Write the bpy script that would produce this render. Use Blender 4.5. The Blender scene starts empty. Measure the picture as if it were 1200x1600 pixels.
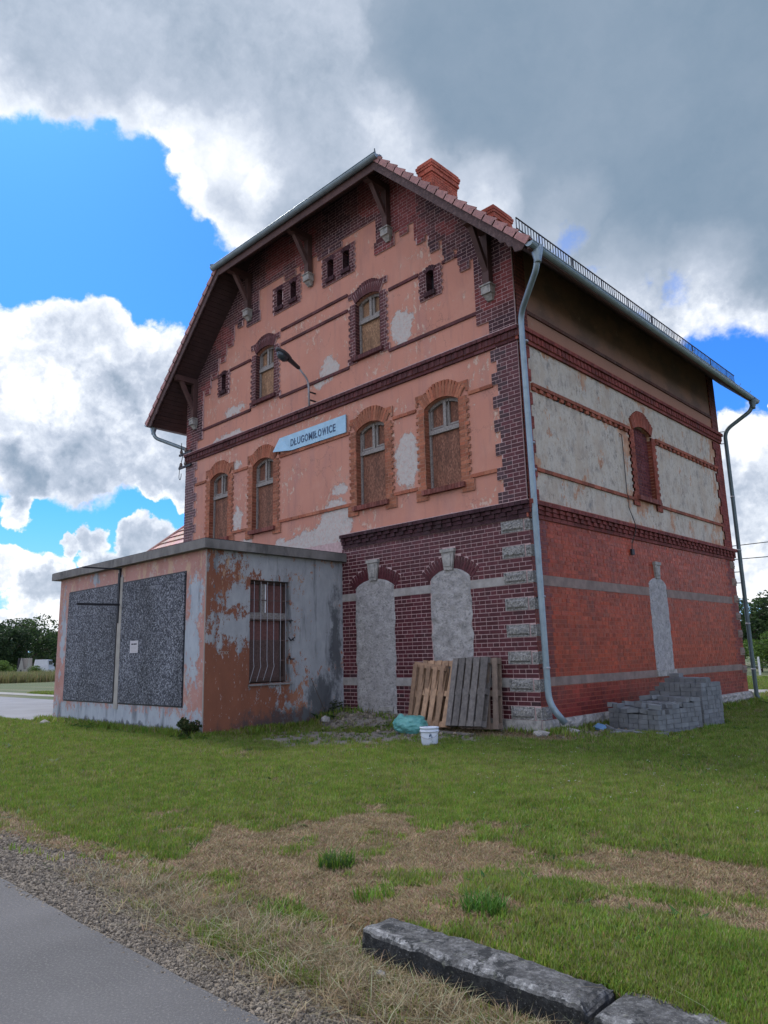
import bpy, math, random
import numpy as np
from mathutils import Vector, Matrix, noise as mnoise
from mathutils.geometry import tessellate_polygon
random.seed(7); rng=np.random.default_rng(11)
R=math.radians
# ------------------------------------------------------------------ camera
scene=bpy.context.scene
CAM=Vector((6.839,-10.736,1.353))
YAW,PITCH,ROLL=R(44.087),R(11.366),R(-1.358)
fw=Vector((-math.sin(YAW)*math.cos(PITCH),math.cos(YAW)*math.cos(PITCH),math.sin(PITCH)))
rt=fw.cross(Vector((0,0,1))).normalized(); up=rt.cross(fw)
cr=rt*math.cos(ROLL)+up*math.sin(ROLL); cu=-rt*math.sin(ROLL)+up*math.cos(ROLL)
cd=bpy.data.cameras.new('camera'); cam=bpy.data.objects.new('camera',cd); scene.collection.objects.link(cam)
cd.sensor_fit='VERTICAL'; cd.sensor_height=36; cd.lens=36*1123.88/1600
cd.clip_start=.05; cd.clip_end=3000
m=Matrix((cr,cu,-fw)).transposed().to_4x4(); m.translation=CAM; cam.matrix_world=m
scene.camera=cam
scene.view_settings.view_transform='Standard'; scene.view_settings.look='None'
scene.view_settings.exposure=0.40; scene.view_settings.gamma=1; scene.view_settings.use_curve_mapping=False
# ------------------------------------------------------------------ node helpers
class NT:
    def __init__(s,tree): s.t=tree; s.n=tree.nodes; s.l=tree.links
    def new(s,typ,**kw):
        n=s.n.new(typ)
        for k,v in kw.items(): setattr(n,k,v)
        return n
    def put(s,sock,v):
        if v is None: return
        if isinstance(v,bpy.types.NodeSocket): s.l.new(v,sock)
        else:
            if hasattr(sock.default_value,'__len__') and len(sock.default_value)==4 and len(v)==3: v=(*v,1)
            sock.default_value=v
    def math(s,op,a,b=None,c=None,clamp=False):
        n=s.new('ShaderNodeMath',operation=op,use_clamp=clamp)
        s.put(n.inputs[0],a)
        if b is not None: s.put(n.inputs[1],b)
        if c is not None: s.put(n.inputs[2],c)
        return n.outputs[0]
    def vm(s,op,a,b=None,c=None,scale=None):
        n=s.new('ShaderNodeVectorMath',operation=op)
        s.put(n.inputs[0],a)
        if b is not None: s.put(n.inputs[1],b)
        if c is not None: s.put(n.inputs[2],c)
        if scale is not None: s.put(n.inputs[3],scale)
        return n.outputs[1] if op in('DISTANCE','LENGTH','DOT_PRODUCT') else n.outputs[0]
    def noise(s,vec,scale,detail=4,rough=.55,out=0,dist=0,lac=2):
        n=s.new('ShaderNodeTexNoise'); s.put(n.inputs['Vector'],vec); n.inputs['Scale'].default_value=scale
        n.inputs['Detail'].default_value=detail; n.inputs['Roughness'].default_value=rough
        n.inputs['Distortion'].default_value=dist; n.inputs['Lacunarity'].default_value=lac
        return n.outputs[out]
    def vor(s,vec,scale,feature='F1',out='Distance',rand=1):
        n=s.new('ShaderNodeTexVoronoi',feature=feature); s.put(n.inputs['Vector'],vec); n.inputs['Scale'].default_value=scale
        n.inputs['Randomness'].default_value=rand
        return n.outputs[out]
    def ramp(s,fac,stops,interp='LINEAR'):
        n=s.new('ShaderNodeValToRGB'); s.put(n.inputs[0],fac); e=n.color_ramp.elements; n.color_ramp.interpolation=interp
        while len(e)<len(stops): e.new(.5)
        for i,(p,c) in enumerate(stops):
            e[i].position=p; e[i].color=(*c,1) if hasattr(c,'__len__') else (c,c,c,1)
        return n.outputs[0]
    def step(s,x,a,b):
        n=s.new('ShaderNodeMapRange',interpolation_type='SMOOTHSTEP'); s.put(n.inputs[0],x)
        n.inputs[1].default_value=a; n.inputs[2].default_value=b; return n.outputs[0]
    def mix(s,f,a,b,mode='MIX'):
        n=s.new('ShaderNodeMix',data_type='RGBA',blend_type=mode); s.put(n.inputs[0],f); s.put(n.inputs[6],a); s.put(n.inputs[7],b); return n.outputs[2]
    def scale(s,vec,x,y,z): return s.vm('MULTIPLY',vec,(x,y,z))
    def coord(s): return s.new('ShaderNodeNewGeometry').outputs['Position']
    def blobs(s,vec,lst,ell=False):
        acc=None
        for b in lst:
            if ell: # (cx,cy,cz,rx,ry,rz)
                d=s.vm('SUBTRACT',vec,b[:3]); d=s.vm('MULTIPLY',d,tuple(1/q for q in b[3:6])); d=s.vm('LENGTH',d); v=s.math('SUBTRACT',1.0,d)
            else:
                d=s.vm('DISTANCE',vec,b[:3]); v=s.math('MULTIPLY_ADD',d,-1/b[3],1.0)
            acc=v if acc is None else s.math('MAXIMUM',acc,v)
        return acc
# ------------------------------------------------------------------ sky
SUN_AZ,SUN_EL=-80.0,52.0      # compass angle from +Y towards +X, elevation: high on the left, veiled by thin cloud
world=bpy.data.worlds.new('World'); scene.world=world; world.use_nodes=True
w=NT(world.node_tree); w.n.clear()
wo=w.new('ShaderNodeOutputWorld'); bg=w.new('ShaderNodeBackground'); w.l.new(bg.outputs[0],wo.inputs[0])
sky=w.new('ShaderNodeTexSky',sky_type='NISHITA'); sky.sun_disc=False; sky.sun_elevation=R(SUN_EL); sky.sun_rotation=R(SUN_AZ)
sky.altitude=200; sky.air_density=1.0; sky.dust_density=.6; sky.ozone_density=2.5
SKY_K=0.083
CLOUD_MILD=[(-0.679,0.253,0.689,0.134),(-0.548,0.401,0.734,0.218),(-0.502,0.558,0.661,0.214),(-0.891,0.379,0.251,0.076),(-0.850,0.454,0.265,0.071),(-0.924,0.306,0.229,0.051),(-0.860,0.385,0.335,0.046),(-0.265,0.950,0.163,0.062),(-0.237,0.857,0.457,0.085),(-0.617,0.534,0.578,0.098),(-0.934,0.341,0.105,0.030),(-0.897,0.422,0.127,0.031)]
CLOUD_PUFFS=[(-0.719,0.123,0.684,0.144),(-0.695,0.212,0.687,0.116),(-0.654,0.276,0.704,0.122),(-0.649,0.335,0.683,0.087),(-0.602,0.424,0.677,0.139),(-0.642,0.430,0.635,0.098),(-0.668,0.446,0.595,0.086),(-0.676,0.412,0.610,0.061),(-0.600,0.520,0.608,0.162),(-0.472,0.615,0.632,0.217),(-0.280,0.729,0.625,0.239),(-0.200,0.831,0.519,0.178),(-0.329,0.805,0.493,0.135),(-0.465,0.729,0.503,0.161),(-0.462,0.517,0.720,0.203),(-0.126,0.772,0.623,0.186),(-0.580,0.323,0.748,0.159),(-0.270,0.587,0.763,0.216),(-0.890,0.285,0.356,0.072),(-0.872,0.319,0.372,0.065),(-0.852,0.362,0.377,0.069),(-0.835,0.415,0.362,0.074),(-0.820,0.458,0.343,0.064),(-0.916,0.277,0.291,0.094),(-0.892,0.362,0.270,0.079),(-0.855,0.438,0.276,0.070),(-0.823,0.495,0.280,0.076),(-0.920,0.312,0.237,0.044),(-0.868,0.443,0.226,0.021),(-0.848,0.478,0.227,0.028),(-0.934,0.303,0.190,0.031),(-0.910,0.384,0.157,0.027),(-0.921,0.361,0.149,0.019),(-0.884,0.439,0.159,0.030),(-0.871,0.470,0.145,0.039),(-0.934,0.341,0.105,0.038),(-0.906,0.410,0.106,0.050),(-0.947,0.300,0.119,0.028),(-0.867,0.489,0.095,0.063),(-0.929,0.367,0.038,0.028),(-0.951,0.308,0.031,0.029),(-0.259,0.944,0.203,0.087),(-0.279,0.930,0.239,0.046),(-0.261,0.957,0.123,0.065),(-0.296,0.951,0.087,0.037),(-0.260,0.964,0.061,0.043),(-0.244,0.927,0.284,0.012)]
CLOUD_GAPS=[(-0.305,0.848,0.433,0.025),(-0.353,0.843,0.405,0.020),(-0.404,0.755,0.516,0.030),(-0.371,0.798,0.474,0.015),(-0.261,0.912,0.317,0.029),(-0.304,0.895,0.326,0.022),(-0.898,0.393,0.200,0.020),(-0.882,0.429,0.193,0.017)]
CLOUD_THICK=[(-0.243,0.759,0.604,0.290),(-0.375,0.617,0.693,0.225),(-0.166,0.860,0.483,0.161)]
CLOUD_BRIGHT=[(-0.527,0.583,0.619,0.081),(-0.464,0.678,0.571,0.067),(-0.382,0.751,0.538,0.066),(-0.260,0.855,0.449,0.057),(-0.667,0.415,0.619,0.072),(-0.712,0.391,0.583,0.043),(-0.661,0.468,0.587,0.044),(-0.570,0.601,0.560,0.068),(-0.352,0.813,0.463,0.082),(-0.274,0.852,0.446,0.065),(-0.880,0.328,0.343,0.030),(-0.901,0.300,0.313,0.037),(-0.886,0.340,0.314,0.034),(-0.264,0.932,0.249,0.033),(-0.442,0.777,0.449,0.062)]
SKY_TINT=(.34,.98,1.95); AWAY_GAIN=.8; SUN_E=3.0
d0=w.new('ShaderNodeTexCoord').outputs['Generated']
n1=w.vm('SUBTRACT',w.noise(d0,5,5,.6,out=1),(.5,.5,.5)); n2=w.vm('SUBTRACT',w.noise(d0,22,6,.62,out=1),(.5,.5,.5))
dw=w.vm('MULTIPLY_ADD',n1,(.11,.11,.11),d0); dw=w.vm('MULTIPLY_ADD',n2,(.045,.045,.045),dw)
F=w.blobs(dw,CLOUD_PUFFS)
vd=(0.0+fw.x,fw.y,fw.z)
away=w.step(w.vm('DISTANCE',d0,vd),.72,1.0)
el=w.new('ShaderNodeSeparateXYZ'); w.put(el.inputs[0],d0)
gen=w.math('MULTIPLY_ADD',w.noise(w.scale(dw,1,1,1.8),2.6,3,.5),2.4,-1.12)   # cloud cover over the rest of the sky
gen=w.math('MULTIPLY_ADD',w.math('SUBTRACT',1.0,away),-3.0,gen)
F=w.math('MAXIMUM',F,gen)
# low bank of small clouds towards the horizon
low=w.math('MULTIPLY_ADD',w.noise(w.scale(dw,1,1,3.2),7,4,.55),2.2,-1.0)
low=w.math('SUBTRACT',low,w.math('MULTIPLY',w.step(el.outputs[2],.10,.2),3.0))
F=w.math('MAXIMUM',F,low)
gap=w.math('MAXIMUM',w.blobs(dw,CLOUD_GAPS),-1.0)
fine=w.noise(d0,34,7,.62)
wisp=w.noise(d0,9,6,.6)
F2=w.math('ADD',F,w.math('MULTIPLY_ADD',fine,.22,-.11)); F2=w.math('ADD',F2,w.math('MULTIPLY_ADD',wisp,.3,-.15))
alpha=w.step(F2,-.03,.12)
thin=w.step(w.math('ADD',gap,w.math('MULTIPLY_ADD',w.noise(d0,20,7,.68),2.4,-1.25)),.0,.7)
alpha=w.math('MULTIPLY',alpha,w.math('MULTIPLY_ADD',thin,-.45,1.0))
# thickness -> brightness (thin rims bright, thick middles grey); relief from the difference of two offset noises
off=w.vm('ADD',d0,(-.006,.004,.012))
rel=w.math('SUBTRACT',w.noise(dw,11,6,.55),w.noise(w.vm('ADD',dw,(-.010,.003,.012)),11,6,.55))
rel0=w.math('SUBTRACT',w.noise(dw,4.5,4,.5),w.noise(w.vm('ADD',dw,(-.022,.006,.026)),4.5,4,.5))
rel2=w.math('SUBTRACT',w.noise(d0,30,5,.6),w.noise(w.vm('ADD',d0,(-.003,.002,.005)),30,5,.6))
thick=w.math('MAXIMUM',w.blobs(dw,CLOUD_THICK),0.0)
thickg=w.math('MULTIPLY',w.step(gen,.2,.9),.35)
mild=w.math('MULTIPLY',w.step(w.math('MAXIMUM',w.blobs(dw,CLOUD_MILD),0.0),0,.5),.36)
thick=w.math('MAXIMUM',w.math('MAXIMUM',w.step(thick,0,.55),thickg),mild)
br=w.step(w.math('MAXIMUM',w.blobs(dw,CLOUD_BRIGHT),0.0),0,.6)
g=w.math('ADD',w.math('MULTIPLY',w.step(F2,.02,.5),.30),w.math('MULTIPLY',thick,.62))
g=w.math('SUBTRACT',g,w.math('MULTIPLY',br,.22))
g=w.math('ADD',g,w.math('MULTIPLY_ADD',w.noise(d0,4.5,4,.5),.36,-.18))
calm=w.math('MULTIPLY',w.math('MULTIPLY_ADD',w.step(thick,.4,.9),-.7,1.0),w.math('MULTIPLY_ADD',w.step(el.outputs[2],.36,.50),-.62,1.0))
g=w.math('ADD',g,w.math('MULTIPLY',w.math('MULTIPLY',w.math('ADD',rel,w.math('MULTIPLY',rel0,.9)),calm),1.55)); g=w.math('ADD',g,w.math('MULTIPLY',w.math('MULTIPLY',rel2,calm),.7),clamp=True)
cc=w.ramp(g,[(0,(.88,.88,.88)),(.18,(.66,.70,.76)),(.40,(.45,.50,.58)),(.7,(.275,.335,.41)),(1,(.175,.245,.32))])
skyc=w.vm('SCALE',sky.outputs[0],scale=SKY_K)
skyc=w.vm('MULTIPLY',skyc,SKY_TINT)
hz=w.math('SUBTRACT',1.0,w.step(el.outputs[2],-.02,.22))
skyc=w.mix(w.math('MULTIPLY',hz,.75),skyc,(.40,.56,.80))
bright=w.math('MULTIPLY_ADD',away,AWAY_GAIN,1.0)
cc=w.vm('SCALE',cc,scale=bright)
col=w.mix(w.math('MULTIPLY',alpha,.97),skyc,cc)
w.put(bg.inputs[0],col); bg.inputs[1].default_value=1.0
sd=bpy.data.lights.new('sun','SUN'); sd.energy=SUN_E; sd.angle=R(9); sd.color=(1,.96,.9)
so=bpy.data.objects.new('sun',sd); scene.collection.objects.link(so)
sv=Vector((math.sin(R(SUN_AZ))*math.cos(R(SUN_EL)),math.cos(R(SUN_AZ))*math.cos(R(SUN_EL)),math.sin(R(SUN_EL))))
so.rotation_euler=sv.to_track_quat('Z','Y').to_euler(); so.location=sv*50
# ------------------------------------------------------------------ materials
MATS={}
def newmat(name):
    m=bpy.data.materials.new(name); m.use_nodes=True; t=NT(m.node_tree); t.n.clear()
    o=t.new('ShaderNodeOutputMaterial'); b=t.new('ShaderNodeBsdfPrincipled'); t.l.new(b.outputs[0],o.inputs[0])
    b.inputs['Roughness'].default_value=.85; MATS[name]=m; return m,t,b
def bump(t,b,h,strength=.5,dist=.01):
    n=t.new('ShaderNodeBump'); n.inputs['Strength'].default_value=strength; n.inputs['Distance'].default_value=dist
    t.put(n.inputs['Height'],h); t.l.new(n.outputs[0],b.inputs['Normal'])
def attr(t,name='tint'):
    n=t.new('ShaderNodeAttribute'); n.attribute_name=name; return n.outputs['Color']
def basic(name,col,rough=.85,var=.25,scale=6,bscale=None,bs=.3,bd=.01,metal=0,use_attr=False,dirt=None,stretch=(1,1,1)):
    m,t,b=newmat(name); p=t.scale(t.coord(),*stretch)
    f=t.noise(p,scale,6,.6); base=attr(t) if use_attr else col
    c=t.mix(1.0,base if use_attr else (*col,1),t.ramp(f,[(.25,1-var),(.75,1+var)]),'MULTIPLY')
    if dirt: c=t.mix(t.math('MULTIPLY',t.step(t.noise(p,dirt[1],6,.65),.48,.7),dirt[2]),c,dirt[0])
    t.put(b.inputs['Base Color'],c); b.inputs['Roughness'].default_value=rough; b.inputs['Metallic'].default_value=metal
    if bscale: bump(t,b,t.noise(p,bscale,5,.6),bs,bd)
    return m
def brickmat(name,rough,grime,chalk):
    m,t,b=newmat(name); b.inputs['Specular IOR Level'].default_value=.22; p=t.coord(); a=attr(t)
    c=t.mix(1.0,a,t.ramp(t.noise(p,23,4,.6),[(.25,.72),(.75,1.28)]),'MULTIPLY')
    c=t.mix(1.0,c,t.ramp(t.noise(p,1.3,5,.6),[(.3,.75),(.7,1.2)]),'MULTIPLY')
    c=t.mix(t.math('MULTIPLY',t.step(t.noise(t.scale(p,1,1,.45),2.2,6,.62),.52,.75),grime),c,(.05,.042,.045))
    c=t.mix(t.math('MULTIPLY',t.step(t.noise(p,5,8,.7),.60,.72),chalk),c,(.42,.36,.36))
    t.put(b.inputs['Base Color'],c); t.put(b.inputs['Roughness'],t.ramp(t.noise(p,9,3,.5),[(.3,rough-.12),(.7,rough+.12)]))
    bump(t,b,t.noise(p,60,4,.6),.35,.004); return m
brickmat('brick_glazed',.5,.4,.12); brickmat('brick_matt',.85,.4,.12)
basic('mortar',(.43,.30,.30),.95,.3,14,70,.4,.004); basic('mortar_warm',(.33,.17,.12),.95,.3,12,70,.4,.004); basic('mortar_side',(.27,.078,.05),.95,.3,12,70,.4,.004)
basic('stone',(.30,.285,.27),.95,.4,9,30,.9,.02,dirt=((.08,.08,.085),7,.6)); basic('stone_rough',(.27,.26,.25),.95,.75,34,45,1.0,.03,dirt=((.07,.07,.08),20,.75))
basic('band',(.30,.28,.27),.9,.35,5,60,.4,.006,dirt=((.15,.13,.12),3,.5))
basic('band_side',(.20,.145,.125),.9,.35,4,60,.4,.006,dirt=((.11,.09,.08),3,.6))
basic('render_niche',(.33,.315,.315),.95,.3,5,26,.9,.03,dirt=((.15,.145,.15),17,.8))
basic('wood_dark',(.075,.036,.033),.8,.35,3,30,.4,.006,stretch=(1,1,1)); basic('wood_soffit',(.05,.026,.026),.85,.3,4,30,.4,.006)
basic('wood_verge',(.062,.034,.034),.85,.45,8,30,.6,.008,dirt=((.22,.15,.14),14,.4))
basic('zinc',(.21,.27,.31),.42,.18,4,None,metal=.35,dirt=((.10,.13,.15),6,.4))
basic('zinc_dark',(.07,.10,.11),.5,.25,4,None,metal=.3); basic('iron',(.02,.02,.026),.6,.3,9,60,.3,.003,metal=.3)
basic('rust_iron',(.10,.06,.055),.7,.4,30,60,.3,.003,metal=.2); basic('galv',(.27,.27,.30),.5,.2,20,None,metal=.1)
basic('frame_paint',(.22,.20,.19),.75,.35,26,40,.5,.004,dirt=((.09,.06,.05),30,.8))
basic('frame_dark',(.06,.035,.03),.75,.35,26,40,.5,.004)
basic('concrete_slab',(.16,.15,.145),.95,.45,3.5,40,.6,.01,dirt=((.045,.045,.045),2.5,.75),stretch=(1,1,.5))
m,t,b=newmat('kerb_concrete'); p=t.coord()
c=t.mix(1.0,attr(t),t.ramp(t.noise(p,38,9,.72),[(.32,.35),(.5,.9),(.68,2.3)]),'MULTIPLY'); c=t.mix(t.math('MULTIPLY',t.step(t.noise(p,120,4,.6),.60,.68),.7),c,(.26,.26,.245))
c=t.mix(t.step(t.noise(p,11,8,.7),.52,.60),c,(.016,.018,.020)); c=t.mix(t.math('MULTIPLY',t.step(t.noise(p,17,6,.7),.60,.66),.6),c,(.16,.17,.13)); t.put(b.inputs['Base Color'],c); b.inputs['Roughness'].default_value=.95
bump(t,b,t.noise(p,55,9,.75),1.0,.02)
basic('paver',(.2,.21,.21),.95,.3,6,80,.5,.004,use_attr=True)
basic('stones',(.2,.2,.2),.95,.3,40,None,use_attr=True)
basic('asphalt',(.080,.078,.080),.9,.28,1.1,150,1.0,.008,dirt=((.19,.185,.175),85,.6))
basic('path',(.22,.215,.20),.95,.2,3,60,.4,.01)
basic('paving',(.12,.125,.14),.8,.25,.8,30,.3,.01)
basic('tile',(.30,.115,.095),.7,.3,9,60,.4,.004,use_attr=True,dirt=((.13,.09,.085),8,.5))
basic('pallet_new',(.36,.20,.105),.85,.3,12,40,.4,.003,use_attr=True); basic('pallet_old',(.105,.10,.105),.9,.45,16,40,.6,.004,use_attr=True)
basic('white_plastic',(.50,.54,.62),.45,.1,8); basic('blue_plastic',(.12,.25,.45),.5,.2,8)
m,t,b=newmat('leaves'); c_=t.mix(1.0,attr(t),t.ramp(t.noise(t.coord(),5,4,.6),[(.25,.7),(.75,1.3)]),'MULTIPLY'); t.put(b.inputs['Base Color'],c_); b.inputs['Roughness'].default_value=.6
b.inputs['Specular IOR Level'].default_value=.2; tl=t.new('ShaderNodeBsdfTranslucent'); t.put(tl.inputs[0],c_); ms=t.new('ShaderNodeMixShader'); ms.inputs[0].default_value=.42
t.l.new(b.outputs[0],ms.inputs[1]); t.l.new(tl.outputs[0],ms.inputs[2]); t.l.new(ms.outputs[0],[n for n in t.n if n.type=='OUTPUT_MATERIAL'][0].inputs[0]); basic('bark',(.07,.05,.035),.95,.3,8,30,.6,.02)
basic('paper',(.45,.43,.46),.8,.08,30); basic('ink',(.03,.03,.04),.8,.05,9); basic('letter_blue',(.045,.085,.16),.7,.2,30)
basic('sign_blue',(.27,.45,.60),.55,.12,6,dirt=((.42,.52,.60),9,.35)); basic('porcelain',(.12,.09,.08),.3,.2,9)
basic('white_paint',(.7,.7,.72),.6,.08,5); basic('cream',(.33,.31,.27),.9,.1,5); basic('dark_glass',(.03,.04,.05),.15,.1,5)
basic('soil',(.17,.14,.12),.95,.35,12,50,.8,.02); basic('rope',(.02,.02,.02),.7,.1,5)
basic('lamp_shell',(.035,.033,.04),.45,.25,20); basic('wood_board',(.13,.055,.05),.8,.3,20,50,.4,.004)
basic('wall_grey',(.3,.28,.26),.9,.2,5)
# oriented strand board
def osb(name,base,dark,light):
    m,t,b=newmat(name); p=t.coord()
    v=t.vor(t.scale(p,1,1,.45),55,out='Color'); bw=t.new('ShaderNodeRGBToBW'); t.put(bw.inputs[0],v)
    c=t.ramp(bw.outputs[0],[(0,dark),(.5,base),(1,light)]); c=t.mix(1.0,c,t.ramp(t.noise(t.scale(p,1,1,.25),6,5,.6),[(.3,.6),(.7,1.25)]),'MULTIPLY')
    t.put(b.inputs['Base Color'],c); bump(t,b,bw.outputs[0],.3,.003)
osb('osb_red',(.155,.062,.038),(.075,.032,.022),(.27,.125,.08)); osb('osb_tan',(.24,.13,.07),(.13,.065,.04),(.37,.22,.13))
# terrazzo chip board panels
m,t,b=newmat('chip_board'); p=t.coord()
v=t.vor(p,42,out='Color'); bw=t.new('ShaderNodeRGBToBW'); t.put(bw.inputs[0],v)
c=t.ramp(t.math('ADD',t.math('MULTIPLY',bw.outputs[0],.55),t.math('MULTIPLY',t.noise(p,60,4,.7),.5)),[(.33,(.012,.013,.02)),(.47,(.035,.038,.052)),(.6,(.10,.105,.13)),(.76,(.25,.26,.29))])
c=t.mix(1.0,c,t.ramp(t.noise(t.scale(p,1,1,.35),1.6,6,.7),[(.3,.55),(.7,1.35)]),'MULTIPLY'); t.put(b.inputs['Base Color'],c); bump(t,b,bw.outputs[0],.3,.004)
AXS=-4.888
# painted plaster, front
FPATCH=[(-2.86,0,5.35,.34,9,.62),(-5.1,0,4.35,.55,9,.55),(-5.9,0,4.05,1.15,9,.27),(-4.95,0,5.1,.32,9,.13),(-8.98,0,5.0,.2,9,.34),(-9.05,0,6.5,.24,9,.1),(-5.25,0,8.12,.36,9,.28),(-5.6,0,7.85,.22,9,.12),(-2.9,0,8.35,.34,9,.38),(-9.5,0,7.42,.75,9,.12),(-9.2,0,8.1,.5,9,.14),(-6.9,0,4.05,.5,9,.16),(-8.6,0,4.3,.35,9,.1)]
m,t,b=newmat('plaster_front'); p=t.coord()
wp=t.vm('MULTIPLY_ADD',t.vm('SUBTRACT',t.noise(p,3.2,9,.78,out=1),(.5,.5,.5)),(.85,.85,.85),p)
pk=t.blobs(wp,FPATCH,True); patch=t.step(pk,0,.05)
chips=t.step(t.math('MULTIPLY',t.noise(t.scale(p,1,1,.55),9,9,.76),t.step(t.noise(p,1.1,3,.5),.32,.58)),.53,.57)
base=t.mix(t.noise(p,1.4,6,.6),(.40,.165,.12),(.50,.235,.17))
base=t.mix(t.math('MULTIPLY',t.step(t.noise(t.scale(p,1,1,.3),1.9,5,.6),.5,.75),.5),base,(.30,.16,.155))
base=t.mix(t.math('MULTIPLY',t.step(t.noise(p,26,3,.6),.6,.72),.25),base,(.52,.31,.27))
base=t.mix(t.math('MULTIPLY',t.step(t.noise(t.scale(p,1,1,.12),6,7,.7),.5,.66),.38),base,(.27,.135,.115)); base=t.mix(t.math('MULTIPLY',t.step(t.noise(p,.9,6,.65),.5,.68),.35),base,(.52,.29,.225))
crk=t.vor(t.vm('MULTIPLY_ADD',t.vm('SUBTRACT',t.noise(p,4,5,.7,out=1),(.5,.5,.5)),(.5,.5,.5),p),1.5,feature='DISTANCE_TO_EDGE'); crk=t.math('MULTIPLY',t.math('SUBTRACT',1.0,t.step(crk,.004,.010)),t.step(t.noise(p,.8,3,.5),.5,.56)); base=t.mix(t.math('MULTIPLY',crk,.6),base,(.12,.07,.06))
gray=t.mix(t.noise(p,9,6,.7),(.30,.27,.26),(.56,.52,.49))
edge=t.math('MULTIPLY',t.step(pk,-.12,0),t.math('SUBTRACT',1.0,patch))
c=t.mix(t.math('MULTIPLY',edge,t.step(t.noise(p,20,4,.6),.5,.6)),base,(.48,.32,.26)); c=t.mix(chips,c,(.5,.35,.28)); c=t.mix(t.math('MULTIPLY',patch,t.math('MULTIPLY_ADD',t.step(t.noise(p,14,8,.75),.44,.5),.35,.65)),c,gray)
t.put(b.inputs['Base Color'],c)
h=t.math('ADD',t.math('MULTIPLY',t.noise(p,40,5,.6),.3),t.math('MULTIPLY',patch,-1.5)); h=t.math('ADD',h,t.math('MULTIPLY',chips,-.6)); bump(t,b,h,.6,.012)
# side wall plaster: thick whitish peeling layers, ochre below, plainer paint above the upper cornice
m,t,b=newmat('plaster_side'); p=t.coord(); sx=t.new('ShaderNodeSeparateXYZ'); t.put(sx.inputs[0],p)
wp=t.vm('MULTIPLY_ADD',t.vm('SUBTRACT',t.noise(p,2.6,9,.78,out=1),(.5,.5,.5)),(1.0,1.0,1.0),p)
SP=[(0,2.1,5.6,9,2.2,1.0),(0,3.2,5.2,9,1.3,.8),(0,1.2,5.1,9,1.1,.6),(0,2.1,6.68,9,2.4,.45),(0,4.2,6.66,9,1.5,.4),(0,7.5,5.4,9,2.1,1.15),(0,7.2,6.7,9,2.2,.45),(0,1.8,4.28,9,1.9,.33),(0,6.9,4.28,9,2.3,.33),(0,3.2,4.25,9,1.1,.28)]
pk=t.math('MINIMUM',t.blobs(wp,SP,True),.27); pk=t.math('ADD',pk,t.math('MULTIPLY_ADD',t.noise(t.scale(p,1,1,.6),1.8,9,.74),3.4,-1.62)); patch=t.step(pk,0,.06)
lay=t.noise(t.scale(p,1,1,.7),3.6,10,.8)
white=t.ramp(lay,[(.3,(.15,.15,.155)),(.42,(.32,.285,.245)),(.52,(.47,.42,.355)),(.62,(.38,.325,.26)),(.74,(.26,.20,.16))])
flake=t.math('MULTIPLY',t.step(t.noise(t.scale(p,1,1,.7),9,10,.82),.53,.60),t.step(t.noise(p,1.6,5,.6),.40,.62))
warm=t.step(t.noise(t.scale(p,1,1,.7),1.7,7,.7),.44,.62)
white=t.mix(t.math('MULTIPLY',warm,.55),white,(.36,.285,.215)); white=t.mix(t.math('MULTIPLY',flake,.8),white,(.13,.11,.10))
och=t.ramp(t.noise(t.scale(p,1,1,.5),6,8,.7),[(.3,(.24,.12,.065)),(.5,(.38,.20,.12)),(.62,(.44,.29,.19)),(.75,(.22,.15,.11))])
upz=t.step(sx.outputs[2],7.2,7.24)
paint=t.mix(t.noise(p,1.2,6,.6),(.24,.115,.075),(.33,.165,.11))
soot_shade=t.step(t.noise(t.scale(p,.6,.6,1),1.5,6,.62),.42,.62)
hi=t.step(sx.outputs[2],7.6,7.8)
paint=t.mix(t.math('MULTIPLY',hi,t.math('MULTIPLY_ADD',soot_shade,.35,.45)),paint,(.085,.058,.05))  # eave shadow and soot painted together into the top of the wall
pal=t.step(t.noise(p,3.2,7,.7),.6,.68); paint=t.mix(t.math('MULTIPLY',pal,.35),paint,(.34,.24,.18))
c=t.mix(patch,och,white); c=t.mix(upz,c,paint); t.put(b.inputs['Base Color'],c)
bump(t,b,t.math('ADD',t.math('MULTIPLY',lay,1.2),t.math('MULTIPLY',flake,-.4)),.6,.015)
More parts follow.
